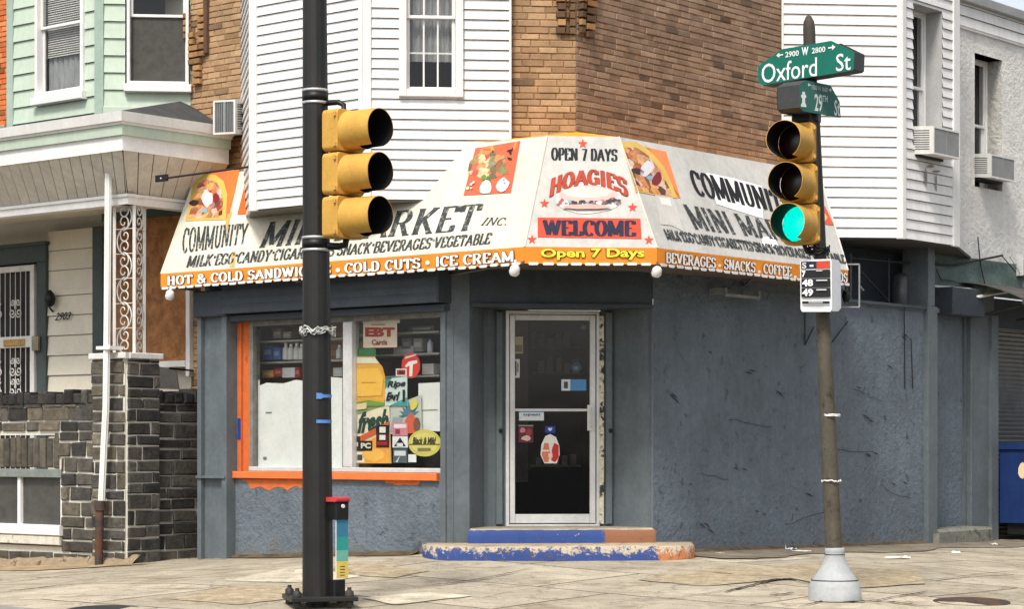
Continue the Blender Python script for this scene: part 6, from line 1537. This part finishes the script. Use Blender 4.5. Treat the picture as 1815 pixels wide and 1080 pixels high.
W_, Bl, Rd = (216, 214, 208), (60, 96, 160), (170, 50, 50)
for a in (('carton', 483, 498, 583, 600, (126, 120, 108), 'grey carton pair on the top left window shelf'), ('carton', 501, 515, 588, 600, (150, 146, 134), 'low grey carton on the top left shelf beside the taller one'),
          ('carton', 466, 482, 613, 638, Bl, 'large blue pack on the middle left shelf'), ('carton', 484, 496, 617, 638, (76, 110, 170), 'smaller blue pack beside the large blue one'),
          ('carton', 486, 499, 653, 668, Rd, 'red carton on the lower left shelf'), ('carton', 500, 522, 652, 670, W_, 'wide white carton between two red cartons'), ('carton', 523, 531, 652, 670, Rd, 'narrow red carton beside the black pole'),
          ('carton', 464, 484, 657, 670, (206, 150, 66), 'orange carton at the left end of the lower shelf'), ('carton', 590, 606, 652, 668, (190, 190, 180), 'pale carton right of the black pole'),
          ('carton', 712, 728, 600, 622, (120, 118, 112), 'grey carton on the middle right shelf'), ('carton', 732, 748, 600, 624, (140, 138, 130), 'second grey carton on the middle right shelf, near the white bottle'),
          ('carton', 697, 733, 614, 630, (176, 174, 176), 'pale plastic pack below the EBT sign'), ('carton', 748, 768, 645, 664, W_, 'white pack on the lower right shelf'), ('carton', 664, 680, 642, 664, (96, 70, 72), 'dark maroon carton behind the juice poster'),
          ('carton', 724, 770, 578, 588, (84, 86, 84), 'long dark carton on the top right shelf')): goods(*a)
for k, x in enumerate((498, 507, 517, 526)): goods('bottle', x, x + 9, 608 + (k % 2) * 2, 638, W_, ('leftmost of the white bottles on the middle left shelf', 'second white bottle from the left on the middle left shelf', 'third white bottle from the left on the middle left shelf', 'white bottle on the middle left shelf next to the black pole')[k], cat='bottle')
goods('bottle', 593, 602, 612, 636, (206, 206, 200), 'white bottle just right of the black pole', cat='bottle')
goods('bottle', 755, 763, 599, 626, (206, 208, 214), 'clear bottle with blue cap on the middle right shelf', (60, 80, 160), 'bottle')

# door stickers
dpl = C.plane(O + .0)
def onC(x0, y0, x1, y1): return ((x0, y0), (x1, y0), (x1, y1), (x0, y1))
for x0, y0, x1, y1, bg_, its, lab in (
    (910, 597, 927, 627, (150, 142, 120), [('p', rect(.1, .1, .9, .5), (110, 104, 90))], 'tan card at the upper left of the door glass'),
    (910, 637, 921, 670, (196, 194, 184), [('p', rect(.2, .1, .5, .9), (60, 60, 58)), ('p', rect(.6, .3, .8, .8), (110, 110, 106))], 'narrow white notice at the left edge of the door glass'),
    (995, 673, 1039, 693, (86, 140, 190), [('p', rect(0, 0, .36, 1), (206, 212, 214)), ('p', rect(.1, .2, .26, .8), (70, 80, 80))], 'blue and white sticker on the right of the upper door glass'),
    (920, 726, 964, 746, (206, 212, 212), [('p', rect(0, .72, 1, 1), (84, 136, 184)), ('t', (.16, .35, .84, .6), 'open', (90, 96, 100), .02)], 'white sticker with blue top band below the door bar'),
    (919, 754, 945, 785, (96, 44, 54), [('p', blob(.3, .7, .2, .16, 9, .2), (190, 120, 130)), ('p', blob(.7, .6, .2, .2, 9, .2), (150, 60, 70)), ('p', blob(.5, .25, .3, .16, 9, .2), (200, 170, 160)), ('p', rect(0, .93, 1, 1), (140, 140, 136))], 'dark red picture sticker on the lower door glass'),
    (966, 756, 984, 768, (40, 66, 150), [('p', [(.3, .5), (.5, .25), (.7, .5), (.7, .75), (.3, .75)], (200, 206, 220))], 'small blue sticker above the two figures sticker')):
    flat_sign('door_sticker', lab, 'sticker', onC(x0, y0, x1, y1), dpl, bg_, its, group='stickers on the shop door', thick=.0015)
flat_sign('door_sticker', 'white rounded sticker with red and orange shapes in the middle of the lower door glass', 'sticker', onC(958, 770, 992, 822), dpl, (222, 218, 214), [('p', [(.06, .3), (.2, .7), (.42, .68), (.5, .3), (.4, .04), (.2, .04)], (206, 120, 90)), ('p', [(.56, .1), (.6, .5), (.72, .7), (.95, .62), (.94, .2), (.76, .04)], (190, 50, 44)), ('p', rect(.4, .2, .62, .34), (236, 200, 190)), ('p', rect(.1, .4, .44, .46), (236, 214, 200))], group='stickers on the shop door', shape=[(.2, 0), (.85, 0), (1, .3), (.98, .6), (.8, .9), (.5, 1), (.25, .93), (.05, .65), (0, .3)], thick=.0015)
for x, y, r, c_, lab in ((1021, 652, 9, (70, 86, 98), 'faint round blue sticker high on the door glass'), (1034, 580, 6, (96, 94, 90), 'small round grey sticker in the top right corner of the door glass')):
    flat_sign('door_sticker', lab, 'sticker', onC(x - r, y - r, x + r, y + r), dpl, c_, [('p', rect(.3, .3, .7, .6), (110, 124, 130))], group='stickers on the shop door', thick=.0015, shape=[(.5 + .5 * math.cos(k * .4488), .5 + .5 * math.sin(k * .4488)) for k in range(14)])

# ================================================================== GROUND DETAILS
def gpt(px, py):      # photo point on the pavement
    Y = 20.0
    for _ in range(30):
        p = at(px, Y); z = gz(p.x, Y); Y = F * (H - z) / (py - HZ)
    p = at(px, Y); return Vector((p.x, Y, gz(p.x, Y)))
for px, py, r, lab, mt in ((184, 1079, .3, 'dark round manhole cover cut by the lower left picture edge', m_steel), (1722, 1068, .3, 'round rusty utility cover set in the pavement right of the slim pole', m_rust)):
    c = gpt(px, py + (0 if px > 500 else 4)); t = thing('manhole_cover', lab, 'manhole cover', c, 'covers in the pavement')
    nx = Vector((0, -.05, 1)).normalized()
    mb = MB(); mb.lathe(c + Vector((0, 0, -.002)), [(r, 0), (r, .008), (r - .02, .008), (r - .024, .005), (.001, .005)], (0, -.045, 1), n=40, caps=False); mb.build('ring', mt, t)
    mb = MB(); mb.lathe(c + Vector((0, 0, .004)), [(.045, 0), (.045, .004), (.001, .0045)], (0, -.045, 1), n=20, caps=False); mb.build('lid_boss', mt, t)
m_paper = M('crumpled_paper', (226, 224, 216), .8, .1, 10, .3, 50)
def litter(px, py, w, h, label, col=None, name='litter'):
    c = gpt(px, py); mb = MB(); n = 7; rows = []
    for i in range(4): rows.append([c + Vector((w * (k / (n - 1) - .5) + random.uniform(-.1, .1) * w / 4, w * .5 * (i / 3 - .5) + random.uniform(-.03, .03) * w, .006 + abs(random.gauss(0, h)) * math.sin(math.pi * (i + .4) / 4))) for k in range(n)])
    mb.grid(rows, smooth=False); tag(mb.build(name, M('litter_%d' % (col[0] if col else 0), col, .8, .1, 10, .2) if col else m_paper), label, 'litter', 'litter on the pavement')['kind'] = 'thing'
for a in ((1590, 991, .26, .016, 'long crumpled white paper on the pavement right of the pole base'), (1695, 982, .1, .014, 'small white scrap on the pavement below the stoop'), (1750, 958, .09, .02, 'white paper scrap just right of the stoop'), (1767, 955, .12, .03, 'tan crumpled wrapper among the scraps right of the stoop', (196, 170, 120)),
          (1762, 967, .09, .02, 'white scrap lying nearest the camera right of the stoop'), (1780, 949, .12, .012, 'flat white paper in front of the dumpster'), (1402, 977, .12, .03, 'crumpled clear cup on the pavement against the side wall', (190, 196, 206)), (1420, 979, .2, .008, 'flat white wrapper along the side wall left of the pole'), (1600, 964, .08, .01, 'tiny white scrap along the side wall near the corner post'), (1276, 983, .09, .008, 'tiny tan scrap by the wall just right of the steps', (180, 160, 130)),
          (768, 970, .1, .05, 'crumpled cream wrapper at the left end of the lower step', (206, 190, 150))): litter(*a)
# weeds and dirt drift along the wall foot
mb = MB(); random.seed(9)
for k in range(420):
    x = random.choice((random.uniform(625, 750), random.uniform(370, 535), random.uniform(1240, 1640), random.uniform(280, 365))); s = L.s(x) if x < 760 else R.s(x); fr0 = L if x < 760 else R
    p = fr0.w(s, random.uniform(.01, .09 if x < 760 else .05), 0); z = gz(p.x, p.y); l = random.uniform(.01, .05 if 625 < x < 760 else .025); a = random.uniform(0, 6.28)
    mb.face([Vector((p.x, p.y, z)), Vector((p.x + .006 * math.cos(a), p.y + .006 * math.sin(a), z)), Vector((p.x + random.uniform(-.03, .03), p.y + random.uniform(-.03, .03), z + l))])
o = mb.build('weeds', M('dry_weeds', (122, 104, 74), .9, .3, 9, 0)); o['kind'] = 'stuff'

m_crack = M('dark_joint_dirt', (62, 54, 44), .95, .2, 10, .3, 80); mb = MB()
for pts, w in ((((740, 1043), (800, 1036), (860, 1027), (905, 1018), (940, 1009)), .03), (((1283, 1052), (1320, 1043), (1370, 1030), (1402, 1028), (1436, 1037)), .06), (((1555, 1066), (1600, 1058), (1645, 1051)), .03), (((1415, 1079), (1460, 1067), (1510, 1069), (1560, 1067), (1600, 1072), (1650, 1079)), .035),
    (((15, 1050), (60, 1046), (112, 1039)), .03), (((50, 1026), (100, 1026), (148, 1029)), .02), (((170, 1062), (240, 1056), (300, 1049), (385, 1033)), .014), (((385, 1033), (455, 1034), (540, 1036)), .012), (((790, 1077), (900, 1052), (1000, 1040), (1062, 1030)), .01), (((1110, 1066), (1180, 1064), (1250, 1055), (1300, 1046)), .012),
    (((1125, 1031), (1180, 1037), (1245, 1042)), .014), (((1580, 1037), (1650, 1031), (1730, 1021), (1815, 1012)), .012), (((1660, 1006), (1720, 1012), (1800, 1026)), .012), (((620, 1051), (700, 1047), (765, 1040)), .014), (((200, 1024), (290, 1029), (370, 1026), (470, 1022)), .01), (((1240, 1016), (1330, 1022), (1400, 1028)), .012), (((1365, 1058), (1408, 1053)), .03)):
    P = []
    for (x0, y0), (x1, y1) in zip(pts, pts[1:]):
        for k in range(8): P.append(gpt(x0 + (x1 - x0) * k / 8 + random.uniform(-1, 1), y0 + (y1 - y0) * k / 8 + random.uniform(-.5, .5)))
    P.append(gpt(*pts[-1])); rows = [[], []]
    for i, c in enumerate(P):
        ww = w * random.uniform(.35, 1.1) * min(1, .25 + 4 * min(i, len(P) - 1 - i) / len(P)); up = Vector((0, 0, .011))
        rows[0].append(c + Vector((0, -ww, -.04 * ww)) + up); rows[1].append(c + Vector((0, ww, .04 * ww)) + up)
    mb.grid(rows, smooth=False)
struct(mb.build('pavement_crack', m_crack, keep=True))
m_slab = M('pale_flag', (200, 189, 166), .93, .3, 3, .5, 80); m_slab2 = M('gravelly_flag', (176, 160, 132), .95, .3, 9, .9, 120, second=(140, 124, 100), secamt=.42, secscale=20)
for quad, mt in ((((396, 1031), (500, 1011), (610, 1009), (640, 1024), (560, 1036)), m_slab), (((640, 1062), (760, 1051), (840, 1058), (700, 1074)), m_slab), (((1130, 1030), (1250, 1010), (1400, 1004), (1620, 1012), (1640, 1036), (1500, 1046), (1402, 1027), (1250, 1041)), m_slab2), (((560, 1001), (640, 1000), (760, 1014), (700, 1026), (600, 1020)), m_slab2), (((300, 1064), (400, 1042), (560, 1040), (540, 1060), (420, 1074)), m_slab2)):
    N = len(quad); P = []
    for i in range(N):
        a, b = quad[i], quad[(i + 1) % N]
        for k in range(6): P.append(gpt(a[0] + (b[0] - a[0]) * k / 6 + random.uniform(-2, 2), a[1] + (b[1] - a[1]) * k / 6 + random.uniform(-.6, .6)) + Vector((0, 0, .006)))
    c = sum(P, Vector((0, 0, 0))) / len(P); c.z = gz(c.x, c.y) + .007
    mb = MB()
    for i in range(len(P)): mb.face([P[i], P[(i + 1) % len(P)], c], smooth=False)
    for i, v in enumerate(mb.v): mb.v[i] = (v[0], v[1], gz(v[0], v[1]) + .0065)
    struct(mb.build('pavement_slab', mt, keep=True))
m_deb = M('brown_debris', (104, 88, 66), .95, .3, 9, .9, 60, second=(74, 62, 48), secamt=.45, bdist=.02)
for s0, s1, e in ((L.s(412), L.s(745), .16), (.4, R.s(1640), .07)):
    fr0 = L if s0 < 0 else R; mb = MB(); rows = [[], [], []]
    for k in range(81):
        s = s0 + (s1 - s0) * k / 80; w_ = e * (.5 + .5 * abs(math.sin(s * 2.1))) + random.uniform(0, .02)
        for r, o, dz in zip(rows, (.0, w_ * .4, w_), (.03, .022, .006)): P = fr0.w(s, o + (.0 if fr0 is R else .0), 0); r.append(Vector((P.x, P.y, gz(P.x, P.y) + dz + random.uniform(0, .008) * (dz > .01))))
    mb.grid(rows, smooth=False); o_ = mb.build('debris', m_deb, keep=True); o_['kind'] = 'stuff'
# things dimly seen behind the shop door
for y, x0, x1, oo_ in ((615, 930, 1030, -1.4), (660, 945, 1035, -1.2), (825, 940, 1030, -.9)):
    mb = MB(); mb.box(C, C.s(x0, O + oo_), C.s(x1, O + oo_), O + oo_ - .3, O + oo_, C.z(980, y + 3, O + oo_), C.z(980, y, O + oo_))
    for k in range(5):
        s = C.s(x0, O + oo_) + .06 + k * .09; mb.box(C, s, s + .06, O + oo_ - .2, O + oo_ - .02, C.z(980, y, O + oo_) + .001, C.z(980, y, O + oo_) + random.uniform(.08, .16))
    mb.build('indoor_shelf', M('dim_shelf', (84, 82, 78), .8, .2, 4, 0), store)

m_stain = M('rusty_drip_stain', (150, 146, 138), .8, .2, 8, 0)
st_t = None
mb = MB()
for x0, x1, y0, y1 in ((1640, 1652, 292, 297), (1648, 1664, 302, 306), (1636, 1640, 300, 330), (1655, 1658, 310, 340)):
    fpoly(mb, blob((x0 + x1) / 2, (y0 + y1) / 2, (x1 - x0) / 2, (y1 - y0) / 2, 12, .25), RF.plane(.0), .024)
mb.build('stain', m_stain, bay2)
# long crack and drip lines on the side street wall
mb = MB()
for x, y, n, dx, dy in ((1455, 800, 7, 14, 1), (1290, 745, 6, 12, 3), (1560, 860, 6, 9, 6), (1190, 600, 6, 4, 10), (1390, 930, 7, 14, -2), (1510, 690, 5, 10, 5), (1240, 840, 5, 12, 2), (1605, 770, 6, 2, 12)):
    P = [(x, y)]
    for k in range(n): P.append((P[-1][0] + dx * random.uniform(.5, 1.4), P[-1][1] + dy * random.uniform(.2, 1.6) + random.uniform(-3, 3)))
    for a, b in zip(P, P[1:]): fpoly(mb, [(a[0], a[1] - .5), (b[0], b[1] - .5), (b[0], b[1] + .4), (a[0], a[1] + .4)], R.plane(0), .016)
mb.build('hairline_crack', MATS['dark_crack'], store)
# ================================================================== camera, light
cam = bpy.data.objects.new('camera', bpy.data.cameras.new('camera')); COL.objects.link(cam)
cam.location = (0, 0, H); cam.rotation_euler = (R_(90), 0, 0)
cam.data.sensor_width = 36; cam.data.sensor_fit = 'HORIZONTAL'; cam.data.lens = 36 * F / 1815
cam.data.shift_y = (HZ - 540) / 1815; cam.data.shift_x = 0
cam.data.clip_end = 3000; cam.data.clip_start = .1
scene.camera = cam
w = bpy.data.worlds.new('World'); scene.world = w; w.use_nodes = True
nt = w.node_tree; sky = nt.nodes.new('ShaderNodeTexSky'); sky.sky_type = 'NISHITA'; sky.sun_disc = False
EL, AZ = 53, 199          # sun elevation; azimuth clockwise from +Y
sky.sun_elevation = R_(EL); sky.sun_rotation = R_(AZ); sky.dust_density = 3; sky.air_density = 1.0; sky.ozone_density = 1
bg = nt.nodes['Background']; hs = nt.nodes.new('ShaderNodeHueSaturation'); hs.inputs['Saturation'].default_value = .35; nt.links.new(sky.outputs[0], hs.inputs['Color']); nt.links.new(hs.outputs[0], bg.inputs['Color']); bg.inputs['Strength'].default_value = .13
sl_ = bpy.data.lights.new('sun', 'SUN'); sl_.energy = 2.0; sl_.angle = R_(11); sl_.color = (1, .955, .88)
so = bpy.data.objects.new('sun', sl_); COL.objects.link(so)
dv = Vector((math.sin(R_(AZ)) * math.cos(R_(EL)), math.cos(R_(AZ)) * math.cos(R_(EL)), math.sin(R_(EL))))
so.rotation_euler = dv.to_track_quat('Z', 'Y').to_euler(); so.location = dv * 30 + Vector((0, 18, 0))
scene.view_settings.view_transform = 'Standard'; scene.view_settings.look = 'None'; scene.view_settings.gamma = 1
scene.view_settings.exposure = .7
